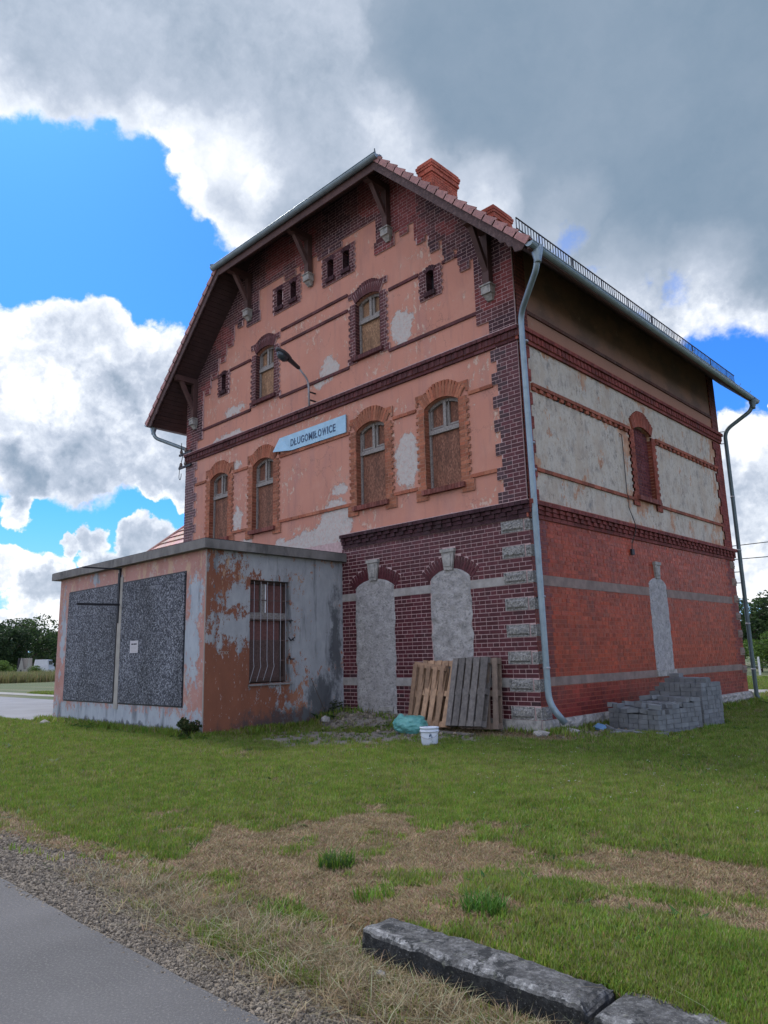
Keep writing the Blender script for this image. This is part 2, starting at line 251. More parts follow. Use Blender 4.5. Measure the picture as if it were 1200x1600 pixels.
# annex paint: several layers of paint over grey render. arg: which face
STAINS=[(AXS,-.22,1.7,.6,.22,1.25),(AXS,-1.2,.1,1,1.9,.36),(AXS,-.6,.55,1,.5,.5),(-8,-3.43,.02,4,.5,.12)]
def annex_mat(name,patches,top,mid,grey,redz,dx):
    m,t,b=newmat(name); p=t.coord(); sx=t.new('ShaderNodeSeparateXYZ'); t.put(sx.inputs[0],p)
    wp=t.vm('MULTIPLY_ADD',t.vm('SUBTRACT',t.noise(t.scale(p,1,1,.6),3.0,7,.68,out=1),(.5,.5,.5)),(.8,.8,.8),p)
    pk=t.blobs(wp,patches,True)
    n=t.noise(t.scale(p,1,1,.6),7,10,.8); pk2=t.math('ADD',pk,t.math('MULTIPLY_ADD',n,6.0,-3.0)); patch=t.step(pk2,-.03,.04)
    base=t.mix(t.noise(p,1.7,6,.6),*top); base=t.mix(t.step(t.noise(p,6,8,.72),.56,.60),base,mid)
    red=t.mix(t.noise(t.scale(p,1,1,.5),4,7,.65),(.13,.045,.025),(.27,.10,.055))
    base=t.mix(redz(t,sx,wp),base,red)
    g=t.mix(t.noise(t.scale(p,1,1,.5),5,8,.7),*grey); dark=t.math('MULTIPLY',t.step(t.noise(t.scale(p,1.2,1.2,.22),2.4,6,.65),.5,.68),.7)
    g=t.mix(dark,g,(.045,.052,.068))
    cream=t.math('MULTIPLY',t.step(t.noise(t.scale(p,1,1,.4),4.5,9,.78),.54,.58),t.step(sx.outputs[2],2.3,3.2)); base=t.mix(t.math('MULTIPLY',cream,.8),base,(.44,.31,.21))
    specks=t.math('MULTIPLY',t.step(t.noise(t.scale(p,1,1,.35),21,6,.7),.62,.66),.85)
    c=t.mix(specks,base,(.38,.35,.35)); c=t.mix(patch,c,g)
    dk=t.blobs(wp,STAINS,True); c=t.mix(t.math('MULTIPLY',t.step(t.math('ADD',dk,t.math('MULTIPLY_ADD',n,2.0,-1.0)),-.1,.5),.8),c,(.035,.038,.045))
    t.put(b.inputs['Base Color'],c); b.inputs['Roughness'].default_value=.85
    bump(t,b,t.math('ADD',t.math('MULTIPLY',n,.5),t.math('MULTIPLY',patch,.5)),.6,.012)
annex_mat('annex_front',[(-8.5,-3.43,.18,4.5,9,.36),(-5.35,-3.43,1.7,.25,9,.75),(-5.25,-3.43,2.5,.22,9,.4),(-8.37,-3.43,1.8,.12,9,1.7),(-11.3,-3.43,2.1,.13,9,.9),(-6.2,-3.43,.12,1.4,9,.34),(-9.6,-3.43,3.3,.2,9,.16)],
  ((.33,.165,.145),(.42,.225,.195)),(.40,.30,.27),((.22,.245,.29),(.42,.45,.50)),lambda t,sx,wp:t.math('MULTIPLY',t.step(t.noise(wp,2.2,5,.6),.5,.62),.25),0)
def rz(t,sx,wp):
    s=t.new('ShaderNodeSeparateXYZ'); t.put(s.inputs[0],wp); return t.math('SUBTRACT',1.0,t.step(s.outputs[1],-1.7,-1.2))
annex_mat('annex_side',[(-4.88,-.55,2.2,9,1.25,2.3),(-4.88,-1.6,3.25,9,1.5,.42),(-4.88,-2.75,1.95,9,.75,.33),(-4.88,-2.6,2.55,9,.5,.25),(-4.88,-1.75,2.6,9,.5,.5),(-4.88,-.4,.7,9,.95,.8)],
  ((.27,.11,.06),(.36,.165,.10)),(.38,.24,.18),((.19,.20,.215),(.43,.44,.46)),rz,0)
# ground
m,t,b=newmat('ground_mat'); p=t.coord()
dry=t.new('ShaderNodeAttribute'); dry.attribute_name='zone'; zs=t.new('ShaderNodeSeparateColor'); t.put(zs.inputs[0],dry.outputs['Color'])
nf=t.noise(p,9,7,.7)
gr=t.mix(nf,(.030,.045,.012),(.07,.095,.025)); st=t.mix(nf,(.11,.09,.055),(.25,.205,.135)); bare=t.mix(nf,(.12,.105,.09),(.27,.245,.215)); gv=t.mix(t.noise(p,45,4,.7),(.10,.08,.062),(.27,.225,.175))
c=t.mix(zs.outputs[0],gr,st); c=t.mix(zs.outputs[1],c,bare); c=t.mix(zs.outputs[2],c,gv); t.put(b.inputs['Base Color'],c); b.inputs['Roughness'].default_value=.95
bump(t,b,t.noise(p,50,6,.7),.8,.02)
# translucent thin plastic bag
m,t,b=newmat('bag_plastic'); p=t.coord(); t.put(b.inputs['Base Color'],t.mix(t.noise(p,7,4,.6),(.04,.20,.19),(.16,.42,.40))); b.inputs['Roughness'].default_value=.28
bump(t,b,t.noise(p,14,5,.6,dist=1.5),.8,.02)
# ------------------------------------------------------------------ mesh helpers
COL=scene.collection
BOXF=[(0,3,2,1),(4,5,6,7),(0,1,5,4),(1,2,6,5),(2,3,7,6),(3,0,4,7)]
class MB:
    def __init__(s): s.v=[]; s.f=[]; s.c=[]; s.sm=[]
    def face(s,pts,col=(1,1,1),smooth=False):
        i=len(s.v); s.v+= [tuple(p) for p in pts]; s.f.append(tuple(range(i,i+len(pts)))); s.c.append(col); s.sm.append(smooth)
    def hexa(s,pts,col=(1,1,1)):   # 8 points: bottom loop ccw seen from above, top loop
        i=len(s.v); s.v+=[tuple(p) for p in pts]
        a,b_,c_,d_=Vector(pts[0]),Vector(pts[1]),Vector(pts[3]),Vector(pts[4])
        flip=((b_-a).cross(c_-a)).dot(d_-a)<0
        for f in BOXF:
            f=tuple(i+k for k in f); s.f.append(f[::-1] if flip else f); s.c.append(col); s.sm.append(False)
        return s
    def box(s,x0,x1,y0,y1,z0,z1,col=(1,1,1)):
        return s.hexa([(x0,y0,z0),(x1,y0,z0),(x1,y1,z0),(x0,y1,z0),(x0,y0,z1),(x1,y0,z1),(x1,y1,z1),(x0,y1,z1)],col)
    def obox(s,c,ax,h,col=(1,1,1),jit=0):  # oriented box: centre, 3 axes, half sizes
        c=Vector(c); X,Y,Z=[Vector(a)*k for a,k in zip(ax,h)]
        pts=[c-X-Y-Z,c+X-Y-Z,c+X+Y-Z,c-X+Y-Z,c-X-Y+Z,c+X-Y+Z,c+X+Y+Z,c-X+Y+Z]
        if jit: pts=[q+Vector((random.uniform(-jit,jit),random.uniform(-jit,jit),random.uniform(-jit,jit))) for q in pts]
        return s.hexa(pts,col)
    def beam(s,a,b,w,h,up_=(0,0,1),col=(1,1,1)):
        a=Vector(a);b=Vector(b);d=(b-a); L=d.length; d.normalize(); u=Vector(up_); sd_=d.cross(u)
        if sd_.length<1e-4: sd_=d.cross(Vector((1,0,0)))
        sd_.normalize(); u=sd_.cross(d)
        return s.obox((a+b)/2,(d,sd_,u),(L/2,w/2,h/2),col)
    def tube(s,pts,r,n=8,col=(1,1,1),caps=True):
        pts=[Vector(p) for p in pts]; rings=[]; prev=None
        for k,p in enumerate(pts):
            d=(pts[min(k+1,len(pts)-1)]-pts[max(k-1,0)]).normalized()
            if prev is None:
                a=d.cross(Vector((0,0,1))); a=a if a.length>.05 else d.cross(Vector((1,0,0)))
            else: a=prev-d*prev.dot(d)
            a.normalize(); prev=a; bb=d.cross(a); rr=r[k] if hasattr(r,'__len__') else r
            i=len(s.v); s.v+=[tuple(p+(a*math.cos(2*math.pi*j/n)+bb*math.sin(2*math.pi*j/n))*rr) for j in range(n)]; rings.append(i)
        for i,j in zip(rings,rings[1:]):
            for k in range(n): s.f.append((i+k,i+(k+1)%n,j+(k+1)%n,j+k)); s.c.append(col); s.sm.append(True)
        if caps:
            s.f.append(tuple(rings[0]+k for k in range(n))[::-1]); s.f.append(tuple(rings[-1]+k for k in range(n))); s.c+=[col,col]; s.sm+=[False,False]
        return s
    def mesh(s,name,mat):
        me=bpy.data.meshes.new(name); me.from_pydata(s.v,[],s.f)
        ca=me.color_attributes.new('tint','FLOAT_COLOR','CORNER')
        n=np.array([len(f) for f in s.f]); cc=np.array([(*c,1) for c in s.c],dtype=np.float32); ca.data.foreach_set('color',np.repeat(cc,n,axis=0).ravel())
        me.polygons.foreach_set('use_smooth',s.sm); me.materials.append(MATS[mat]); me.update(); return me
    def build(s,name,mat,parent=None,kind=None,origin=None):
        return link(name,s.mesh(name,mat),parent,kind)
def link(name,me,parent=None,kind=None):
    o=bpy.data.objects.new(name,me); COL.objects.link(o)
    if parent is not None: o.parent=parent
    if kind: o['kind']=kind
    return o
def tag(o,label,cat,group=None,kind=None):
    o['label']=label; o['category']=cat
    if group: o['group']=group
    if kind: o['kind']=kind
    return o
def thing(name,loc,label,cat,group=None,rz=0):
    o=bpy.data.objects.new(name,None); o.empty_display_size=.2; COL.objects.link(o); o.location=loc; o.rotation_euler=(0,0,rz); tag(o,label,cat,group)
    o.matrix_basis=Matrix.Translation(loc)@Matrix.Rotation(rz,4,'Z'); return o
def keep(child,parent):   # parent a child built in world coordinates
    child.parent=parent; child.matrix_parent_inverse=parent.matrix_basis.inverted(); return child
class Pl:   # wall plane: u along the wall, n outward, z up
    def __init__(s,fn,U,N): s.f=fn; s.U=Vector(U); s.N=Vector(N)
    def __call__(s,u,n,z): return s.f(u,n,z)
FR=Pl(lambda u,n,z:(u,-n,z),(1,0,0),(0,-1,0)); SD=Pl(lambda u,n,z:(n,u,z),(0,1,0),(1,0,0))
AX,AY=-4.8876,-3.4315; AL=-11.62; W=11.64; D=10.08; XC=-5.83
AF=Pl(lambda u,n,z:(u,AY-n,z),(1,0,0),(0,-1,0)); AS=Pl(lambda u,n,z:(AX+n,u,z),(0,1,0),(1,0,0))
def pbox(mb,P,u0,u1,z0,z1,n0,n1,col=(1,1,1)):
    return mb.hexa([P(u0,n0,z0),P(u1,n0,z0),P(u1,n1,z0),P(u0,n1,z0),P(u0,n0,z1),P(u1,n0,z1),P(u1,n1,z1),P(u0,n1,z1)],col)
def oriented_quad(mb,pts,want,col=(1,1,1)):
    a,b_,c_=[Vector(p) for p in pts[:3]]
    if (b_-a).cross(c_-a).dot(Vector(want))<0: pts=pts[::-1]
    mb.face(pts,col)
def wall(P,outer,holes,n,reveal,mb):
    """flat wall skin with real openings; reveal = depth of the opening sides"""
    polys=[[Vector((u,z,0)) for u,z in outer]]+[[Vector((u,z,0)) for u,z in h] for h in holes]
    flat=[q for pl in polys for q in pl]
    for tri in tessellate_polygon(polys): oriented_quad(mb,[P(flat[i].x,n,flat[i].y) for i in tri],P.N)
    for h in holes:
        c=(sum(u for u,z in h)/len(h),sum(z for u,z in h)/len(h))
        for (u0,z0),(u1,z1) in zip(h,h[1:]+h[:1]):
            want=Vector(P(c[0],0,c[1]))-Vector(P((u0+u1)/2,0,(z0+z1)/2))
            oriented_quad(mb,[P(u0,n,z0),P(u1,n,z1),P(u1,n-reveal,z1),P(u0,n-reveal,z0)],want)
def arch_hole(uc,hw,z0,zs,za,n=8):
    rise=za-zs; Rr=(hw*hw+rise*rise)/(2*rise); zc=za-Rr; a=math.asin(min(1,hw/Rr))
    return [(uc-hw,z0),(uc+hw,z0)]+[(uc+Rr*math.sin(a*(1-2*k/n)),zc+Rr*math.cos(a*(1-2*k/n))) for k in range(n+1)],(zc,Rr,a)
# ------------------------------------------------------------------ bricks
CH,MJ=.077,.012
BR=[]    # every brick: (plane,u0,u1,z0,z1,n0,n1,colour,material)
def jitcol(c,v=.22):
    k=random.choice((1-v,1-v*.5,1,1,1+v*.5,1+v)); h=random.choice((0,0,.12))
    return (c[0]*k,c[1]*k*(1-h),c[2]*k*(1-h))
PUR=(.075,.018,.024); PUR2=(.095,.024,.028); REDB=(.27,.040,.012); REDD=(.15,.024,.019); ORG=(.29,.11,.065); DK=(.05,.022,.028); DK2=(.09,.034,.037); MR=(.20,.052,.042)
def fill(P,z0,rows,interval,colfn,n1,mat='brick_matt',n0=-.01,soldier=False,shift=0,back=None,phase=0):
    """lay courses; interval(zmid,k) -> list of (u0,u1)"""
    for k in range(rows):
        za=z0+k*CH; zm=za+CH/2
        for (a,b_) in interval(zm,k):
            if b_-a<.03: continue
            if back is not None: pbox(back,P,a,b_,za,za+CH,-.005,n1-.004)
            st=(k+phase)%2; mod=.26 if st else .13; off=shift+(.065 if (k//2)%2 and st else 0)
            j=math.floor((a-off)/mod); u=off+j*mod
            while u<b_:
                e0,e1=max(u,a),min(u+mod,b_)
                if e1-e0>.035:
                    BR.append((P,e0+MJ/2*(u>a),e1-MJ/2,za+MJ/2,za+CH-MJ/2,n0,n1+random.uniform(-.0015,.0015),jitcol(colfn((e0+e1)/2,zm)),mat))
                u+=mod
def sub(iv,cuts):
    for c0,c1 in cuts:
        nv=[]
        for a,b_ in iv:
            if c1<=a or c0>=b_: nv.append((a,b_)); continue
            if c0>a: nv.append((a,c0))
            if c1<b_: nv.append((c1,b_))
        iv=nv
    return iv
def soldiers(P,z0,z1,u0,u1,n1,colfn,mat='brick_matt',n0=0,alt=0,mod=.077):
    n=max(1,round((u1-u0)/mod)); w_=(u1-u0)/n
    for i in range(n):
        BR.append((P,u0+i*w_+.004,u0+(i+1)*w_-.004,z0+.003,z1-.003,n0,n1-(alt if i%2 else 0)+random.uniform(-.002,.002),jitcol(colfn(u0+i*w_,z0)),mat))
ROT=[]   # radial bricks: (plane,centre u,centre z,angle,halfwidth,halflen,n0,n1,colour,material)
def ring(P,uc,zc,r0,r1,a,n,n1,colfn,mat='brick_matt',n0=-.01,skip=0,crown=0):
    for i in range(n):
        t=-a+(i+.5)*2*a/n
        if abs(t)<skip: continue
        e=crown*max(0,min(1,1.35*(1-abs(t)/a))); rm=(r0+r1+e)/2; w0=(rm*2*a/n)/2-.0065
        ROT.append((P,uc+rm*math.sin(t),zc+rm*math.cos(t),t,w0,(r1+e-r0)/2-.003,n0,n1+random.uniform(-.002,.002),jitcol(colfn(uc,zc)),mat))
# ------------------------------------------------------------------ station building
ST=thing('station_building',(0,0,0),'large derelict red brick and pink plaster station house with boarded windows','building')
def part(mb,name,mat,kind=None,parent=None): return mb.build(name,mat,parent or ST,kind)
ZG=-.35
mort=MB(); plas=MB(); morts=MB(); plass=MB()
roofz=lambda x:9.25-x if x>XC else 9.25+(x-2*XC)
# ---- window data
S1=[(-9.85,),(-7.83,),(-3.90,),(-1.87,)]; S2=[(-7.79,),(-3.91,)]
holes_up=[]; arcs={}
for (u,) in S1:
    h,a=arch_hole(u,.44,4.60,6.30,6.445); holes_up.append(h); arcs[u]=a
for (u,) in S2:
    h,a=arch_hole(u,.39,8.08,9.41,9.51); holes_up.append(h); arcs[u]=a
SL=[(-9.73,8.83,9.33,.11),(-2.03,8.83,9.33,.11),(-7.17,10.43,10.93,.12),(-6.60,10.43,10.93,.12),(-5.16,10.43,10.93,.12),(-4.60,10.43,10.93,.12)]
for (u,z0,z1,hw) in SL:
    h,a=arch_hole(u,hw,z0,z1-.04,z1,5); holes_up.append(h)
gable=[(-W,3.9),(0,3.9),(0,9.0),(-3.6,12.6),(2*XC+3.6,12.6),(-W,9.0)]
wall(FR,gable,holes_up,0.0,.16,plas)
wall(FR,[(-W,ZG),(0,ZG),(0,3.9),(-W,3.9)],[],0.0,0,mort)
part(plas,'plaster_wall','plaster_front'); 
# inner dark backing so openings are closed
bk=MB(); bk.face([(-W+.02,.165,3.9),(-.02,.165,3.9),(-.02,.165,9.0),(-3.6,.165,12.6),(2*XC+3.6,.165,12.6),(-W+.02,.165,9.0)]); part(bk,'inner_wall','wood_board')
# side wall skins, far walls
niche,_=arch_hole(4.95,.46,4.74,6.30,6.42); gniche,_=arch_hole(5.03,.45,.93,2.80,2.93)
wall(SD,[(0,3.9),(D,3.9),(D,9.13),(0,9.13)],[niche],0.0,.09,plass); wall(SD,[(0,ZG),(D,ZG),(D,3.9),(0,3.9)],[],0.0,0,morts)
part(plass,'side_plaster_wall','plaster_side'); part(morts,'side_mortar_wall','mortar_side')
o_=MB(); o_.box(-W,-.001,D-.2,D,ZG,9); o_.box(-W,-W+.2,0.001,D,ZG,9.0); o_.face([(-W,D,9),(0,D,9),(XC,D,14.9)]); part(o_,'rear_wall','plaster_front')
# ---- ground floor front
AH1,AR1=arch_hole(-3.89,.56,.26,2.80,2.96); AH2,AR2=arch_hole(-1.84,.48,.26,2.80,2.98)
def arch_half(zm,hw,zs,za):
    if zm<zs: return hw
    if zm>=za: return 0
    rise=za-zs; Rr=(hw*hw+rise*rise)/(2*rise); zc=za-Rr
    return math.sqrt(max(0,Rr*Rr-(zm-zc)**2))
def gf_iv(zm,k):
    if k in(7,8,30,31): return []
    iv=[(AX,0.0)]; cuts=[]
    for uc,hw,(zc,Rr,a),za in((-3.89,.56,AR1,2.96),(-1.84,.48,AR2,2.98)):
        h=arch_half(zm,hw,2.80,za); cuts.append((uc-h,uc+h)) if h>0 else None
        ro=Rr+.26
        if zm>zc+ro*math.cos(a*1.12) and zm<zc+ro:
            hh=math.sqrt(max(0,ro*ro-(zm-zc)**2)); cuts.append((uc-hh,uc+hh))
        if 2.9<zm<3.37: cuts.append((uc-.16,uc+.16))
    kk=k%6
    if kk<3: cuts.append((-.60,0.0))
    return sub(iv,cuts)
fill(FR,.24,45,gf_iv,lambda u,z:PUR if z>1 or random.random()<.7 else DK,.004,'brick_glazed')
for uc,(zc,Rr,a) in((-3.89,AR1),(-1.84,AR2)): ring(FR,uc,zc,Rr+.005,Rr+.255,a*1.12,20,.014,lambda u,z:PUR,'brick_glazed',skip=.09)
part(mort,'mortar_wall','mortar')
# bands of pale stone
def band(P,segs,name,mat,n1):
    for (u0,u1,z0,z1) in segs:
        mb=MB(); n=max(1,round((u1-u0)/1.2)); w_=(u1-u0)/n
        for i in range(n): pbox(mb,P,u0+i*w_+.002,u0+(i+1)*w_-.002,z0,z1,-.01,n1)
        part(mb,name,mat)
band(FR,[(AX,-4.45,2.55,2.704),(-3.33,-2.32,2.55,2.704),(-1.36,-.60,2.55,2.704),(AX,-4.45,.779,.933),(-3.33,-2.32,.779,.933),(-1.36,-.6,.779,.933)],'stone_band','band',.012)
band(SD,[(.30,4.57,2.52,2.70),(5.49,9.62,2.52,2.70),(.30,4.57,.79,.94),(5.49,9.8,.79,.94)],'stone_band','band_side',.012)
band(SD,[(4.55,5.52,.80,.93)],'window_sill','stone',.05)
# rendered former door and window: rough grids
def rough(P,uc,hw,z0,zs,za,n,amp,name,mat,nu=26,nz=64):
    mb=MB(); idx={}
    for j in range(nz+1):
        z=z0+(za-z0)*j/nz; h=max(arch_half(z,hw,zs,za),.02)+.035*mnoise.noise(Vector((uc*7,z*5,1)))
        for i in range(nu+1):
            u=uc-h+2*h*i/nu; e=min(i,nu-i,nz-j)/1.5; q=Vector((u*9,z*9,uc))
            d=amp*(mnoise.fractal(q,.8,2.2,4)*.9+.6*mnoise.noise(q*.25)); idx[i,j]=len(mb.v); mb.v.append(P(u,(n+d)*min(1,e+.25),z))
    for j in range(nz):
        for i in range(nu): mb.f.append((idx[i,j],idx[i+1,j],idx[i+1,j+1],idx[i,j+1])); mb.c.append((1,1,1)); mb.sm.append(True)
    part(mb,name,mat)
rough(FR,-3.89,.575,.16,2.80,2.97,.018,.016,'rendered_doorway','render_niche')
rough(FR,-1.84,.49,.26,2.80,2.99,.022,.03,'rendered_window','render_niche')
mb=MB(); pbox(mb,FR,-3.78,-3.40,.28,.36,0,.045); part(mb,'threshold','stone')
rough(SD,5.03,.46,.93,2.80,2.94,.02,.012,'rendered_window','render_niche')
def keystone(P,uc,z0,z1,w0,w1,n1,mat='stone'):
    mb=MB(); c=(1,1,1)
    mb.hexa([P(uc-w0,0,z0),P(uc+w0,0,z0),P(uc+w0,n1,z0),P(uc-w0,n1,z0),P(uc-w1,0,z1-.07),P(uc+w1,0,z1-.07),P(uc+w1,n1,z1-.07),P(uc-w1,n1,z1-.07)])
    pbox(mb,P,uc-w1-.02,uc+w1+.02,z1-.068,z1,0,n1+.02)
    pbox(mb,P,uc-w0*.75,uc+w0*.75,z0+.07,z1-.1,n1,n1+.015)
    part(mb,'keystone',mat)
keystone(FR,-3.89,2.93,3.37,.105,.155,.06); keystone(FR,-1.84,2.95,3.36,.10,.15,.06); keystone(SD,5.03,2.92,3.29,.09,.13,.05)
# quoins: rough faced stones with a smooth margin, and their return on the side wall
def quoin(P,u0,u1,z0,z1,n1,seed,mat='stone_rough'):
    mb=MB(); pbox(mb,P,u0,u1,z0,z1,-.01,.016)
    nu,nz=12,5; a0,a1,b0,b1=u0+.03,u1-.03,z0+.03,z1-.03; idx={}
    for j in range(nz+1):
        for i in range(nu+1):
            e=0 if i in(0,nu) or j in(0,nz) else 1
            d=.016+(n1-.016)*e*(.75+.55*mnoise.noise(Vector((i*.9+seed*9,j*1.1,seed)))); idx[i,j]=len(mb.v); mb.v.append(P(a0+(a1-a0)*i/nu,d,b0+(b1-b0)*j/nz))
    for j in range(nz):
        for i in range(nu): mb.f.append((idx[i,j],idx[i+1,j],idx[i+1,j+1],idx[i,j+1])); mb.c.append((1,1,1)); mb.sm.append(False)
    return part(mb,'quoin_stone',mat)
for k in range(8):
    z=.248+.462*k; quoin(FR,-.60,-.13,z,z+.215,.06,k); quoin(FR,-.10,.012,z,z+.2,.04,k+.4); quoin(SD,.02,.30,z,z+.21,.045,k+.7)
    if k: quoin(SD,9.78,10.09,z,z+.2,.05,k+2.2,'band_side')
# corner: vertical mortar strip wrapping the edge
# ---- side ground floor brick
def sgf_iv(zm,k):
    if k in(7,8,30,31): return []
    cuts=[]; h=arch_half(zm,.44,2.8,2.93)
    if zm>.93 and h>0: cuts.append((5.03-h,5.03+h))
    if 2.9<zm<3.3: cuts.append((4.9,5.16))
    if k%6<3: cuts+=[(0,.30),(9.78,10.09)]
    return sub([(0.0,D)],cuts)
def sgcol(u,z):
    k=min(1,max(0,(1.15-z)/.7)); c=[REDB[i]*(1-k)+REDD[i]*k for i in range(3)]
    if u<.5 or u>9.5: c=REDD
    return tuple(c)
fill(SD,.24,45,sgf_iv,sgcol,.0035,'brick_glazed')
# ---- plinths
for P,u0,u1,nm in((FR,AX,0.0,'plinth_stone'),(SD,0.0,D,'plinth_stone')):
    u=u0
    while u<u1-.05:
        w_=min(random.uniform(.45,.9),u1-u); mb=MB()
        if P is FR: pbox(mb,P,u,min(u+w_,u1)-.01,ZG,.24,0,.03+random.uniform(0,.008))
        else:
            for zz0,zz1 in((ZG,.03),(.035,.24)):
                hh=.09+random.uniform(-.015,.02); idx={}; nu,nz=9,4
                pbox(mb,P,u,min(u+w_,u1)-.012,zz0,zz1,0,hh*.7)
                for j in range(nz+1):
                    for i in range(nu+1):
                        e=.7 if i in(0,nu) or j in(0,nz) else 1
                        idx[i,j]=len(mb.v); mb.v.append(P(u+(min(w_,u1-u)-.012)*i/nu,hh*e*(1+.45*mnoise.noise(Vector(((u+i)*1.3,j*1.7+zz0*9,3)))),zz0+(zz1-zz0)*j/nz))
                for j in range(nz):
                    for i in range(nu): mb.f.append((idx[i,j],idx[i+1,j],idx[i+1,j+1],idx[i,j+1])); mb.c.append((1,1,1)); mb.sm.append(False)
        part(mb,nm,'stone'); u+=w_
# ---- cornices and string courses
def cornice1(P,u0,u1,cf,base):
    mb=MB(); pbox(mb,P,u0,u1,3.705,4.01,-.01,.02); part(mb,'cornice_core','mortar' if P is FR else 'mortar_side')
    soldiers(P,3.705,3.782,u0,u1,.035,cf,mod=.26)
    soldiers(P,3.782,3.859,u0,u1,.075,cf,alt=.028,mod=.125); soldiers(P,3.859,3.93,u0,u1,.10,cf,alt=.025,mod=.118)
    soldiers(P,3.93,4.005,u0,u1,.135,cf,mod=.13); mb=MB(); pbox(mb,P,u0,u1,4.006,4.018,-.01,.128); part(mb,'mortar_cap','mortar' if P is FR else 'mortar_side')
cornice1(FR,AX+.05,.06,lambda u,z:DK,0); cornice1(SD,-.06,D+.04,lambda u,z:(.16,.045,.04),0)
def cornice2(P,u0,u1,cf):
    mb=MB(); pbox(mb,P,u0,u1,7.06,7.30,-.01,.03); part(mb,'cornice_core','mortar' if P is FR else 'mortar_side')
    soldiers(P,7.05,7.12,u0,u1,.05,cf,mod=.26); soldiers(P,7.12,7.245,u0,u1,.085,cf,alt=.010,mod=.075); soldiers(P,7.245,7.318,u0,u1,.12,cf,mod=.13); mb=MB(); pbox(mb,P,u0,u1,7.319,7.333,-.01,.115); part(mb,'mortar_cap','mortar' if P is FR else 'mortar_side'); mb=MB(); pbox(mb,P,u0,u1,7.12,7.245,.0,.068); part(mb,'cornice_core','mortar_side')
cornice2(FR,-W,.06,lambda u,z:DK2); cornice2(SD,-.06,D+.04,lambda u,z:(.17,.045,.038))
def string(P,u0,u1,z,cf,n1=.035,mat='brick_matt'): soldiers(P,z,z+.075,u0,u1,n1,cf,mat,mod=.26)
O=lambda u,z:(.30,.115,.07); Q=lambda u,z:DK2
for a,b_ in((-11.1,-10.53),(-9.17,-8.51),(-7.15,-4.58),(-3.22,-2.55),(-1.19,-.6)): string(FR,a,b_,6.30,O)
for a,b_ in((-9.17,-8.51),(-7.15,-4.58),(-3.22,-2.55),(-1.19,-.6)): string(FR,a,b_,4.64,O)
for a,b_ in((-10.84,-8.42),(-7.16,-4.55),(-3.28,-.89)): string(FR,a,b_,7.875,Q)
for a,b_ in((-10.46,-10.02),(-9.45,-8.46),(-7.12,-4.58),(-3.24,-2.36),(-1.7,-1.27)): string(FR,a,b_,9.305,Q)
string(FR,-7.12,-4.58,9.70,Q)
SO=lambda u,z:(.24,.075,.045)
for a,b_ in((.33,4.3),(5.65,9.62)): string(SD,a,b_,4.60,SO); string(SD,a,b_,6.225,SO,.05); soldiers(SD,6.15,6.222,a,b_,.045,SO,alt=.045,mod=.125)
string(SD,.33,9.62,7.69,lambda u,z:(.10,.05,.04))
# ---- pilasters with toothed edges
bf=MB(); bs=MB(); bw2=MB()
def tooth(k,a,b_): return a if (k%6)<3 else b_
fill(FR,4.02,40,lambda z,k:[(-.61 if (k%6)<3 else -.48,0.0)],lambda u,z:PUR if u>-.35 else DK,.03,'brick_glazed',back=bf)
fill(FR,4.02,40,lambda z,k:[(-W,-11.04 if (k%6)<3 else -11.17)],lambda u,z:DK2,.03,'brick_glazed',back=bf)
fill(SD,4.02,39,lambda z,k:[(0.0,.34 if (k%6)<3 else .27),(9.5 if (k%6)<3 else 9.63,D)],lambda u,z:(.18,.045,.04),.03,back=bs)
fill(SD,7.33,22,lambda z,k:[(0.0,.34),(9.62,D)],lambda u,z:(.11,.035,.032),.03,back=bs)
STEPS=[(7.33,.60),(7.61,.89),(9.08,1.28),(9.46,1.66),(9.84,2.04),(10.2,2.42),(10.62,3.60),(11.22,99)]
def gable_iv(zm,k):
    d=[s_ for z,s_ in STEPS if zm>z][-1]; lim=0 if zm<9.1 else zm-9.1
    if lim>5.6: return []
    if d>50: return [(2*XC+lim,-lim)]
    e=.13 if (k%6) in(4,5) and 9.1<zm<10.6 else 0
    iv=[(-d,-lim),(2*XC+lim,2*XC+d)]
    if 10.62<zm and d>3: iv=[(-3.58,-lim),(2*XC+lim,2*XC+3.58)]
    if 7.33<zm<9.08: iv=[(-d,0.0),(-W,2*XC+d)]
    return iv
def gcol(u,z):
    k=mnoise.noise(Vector((u*.9,z*.9,5))); return (.17,.045,.045) if k>.12 else (DK2 if k>-.1 else DK)
fill(FR,7.33,68,gable_iv,gcol,.04,back=bf)
# corbel steps: small hanging courses under each step, and the panels by the corbels
for s_ in(1,-1):
    for (z,x) in((9.08,.99),(9.46,1.37),(9.84,1.75),(10.2,2.13),(10.62,2.6)):
        a,b_=(-x-.24,-x) if s_==1 else (2*XC+x,2*XC+x+.24)
        fill(FR,z-.154,2,lambda zz,k,a=a,b_=b_:[(a,b_)],gcol,.05,back=bf)
for a,b_ in((-3.64,-3.02),(2*XC+3.02,2*XC+3.64)): fill(FR,10.35,4,lambda zz,k,a=a,b_=b_:[(a,b_)],gcol,.04,back=bf)
for c in(-4.95,-6.72,-6.1,-5.4): fill(FR,11.07,2,lambda zz,k,c=c:[(c-.22,c+.22)],gcol,.05,back=bf)
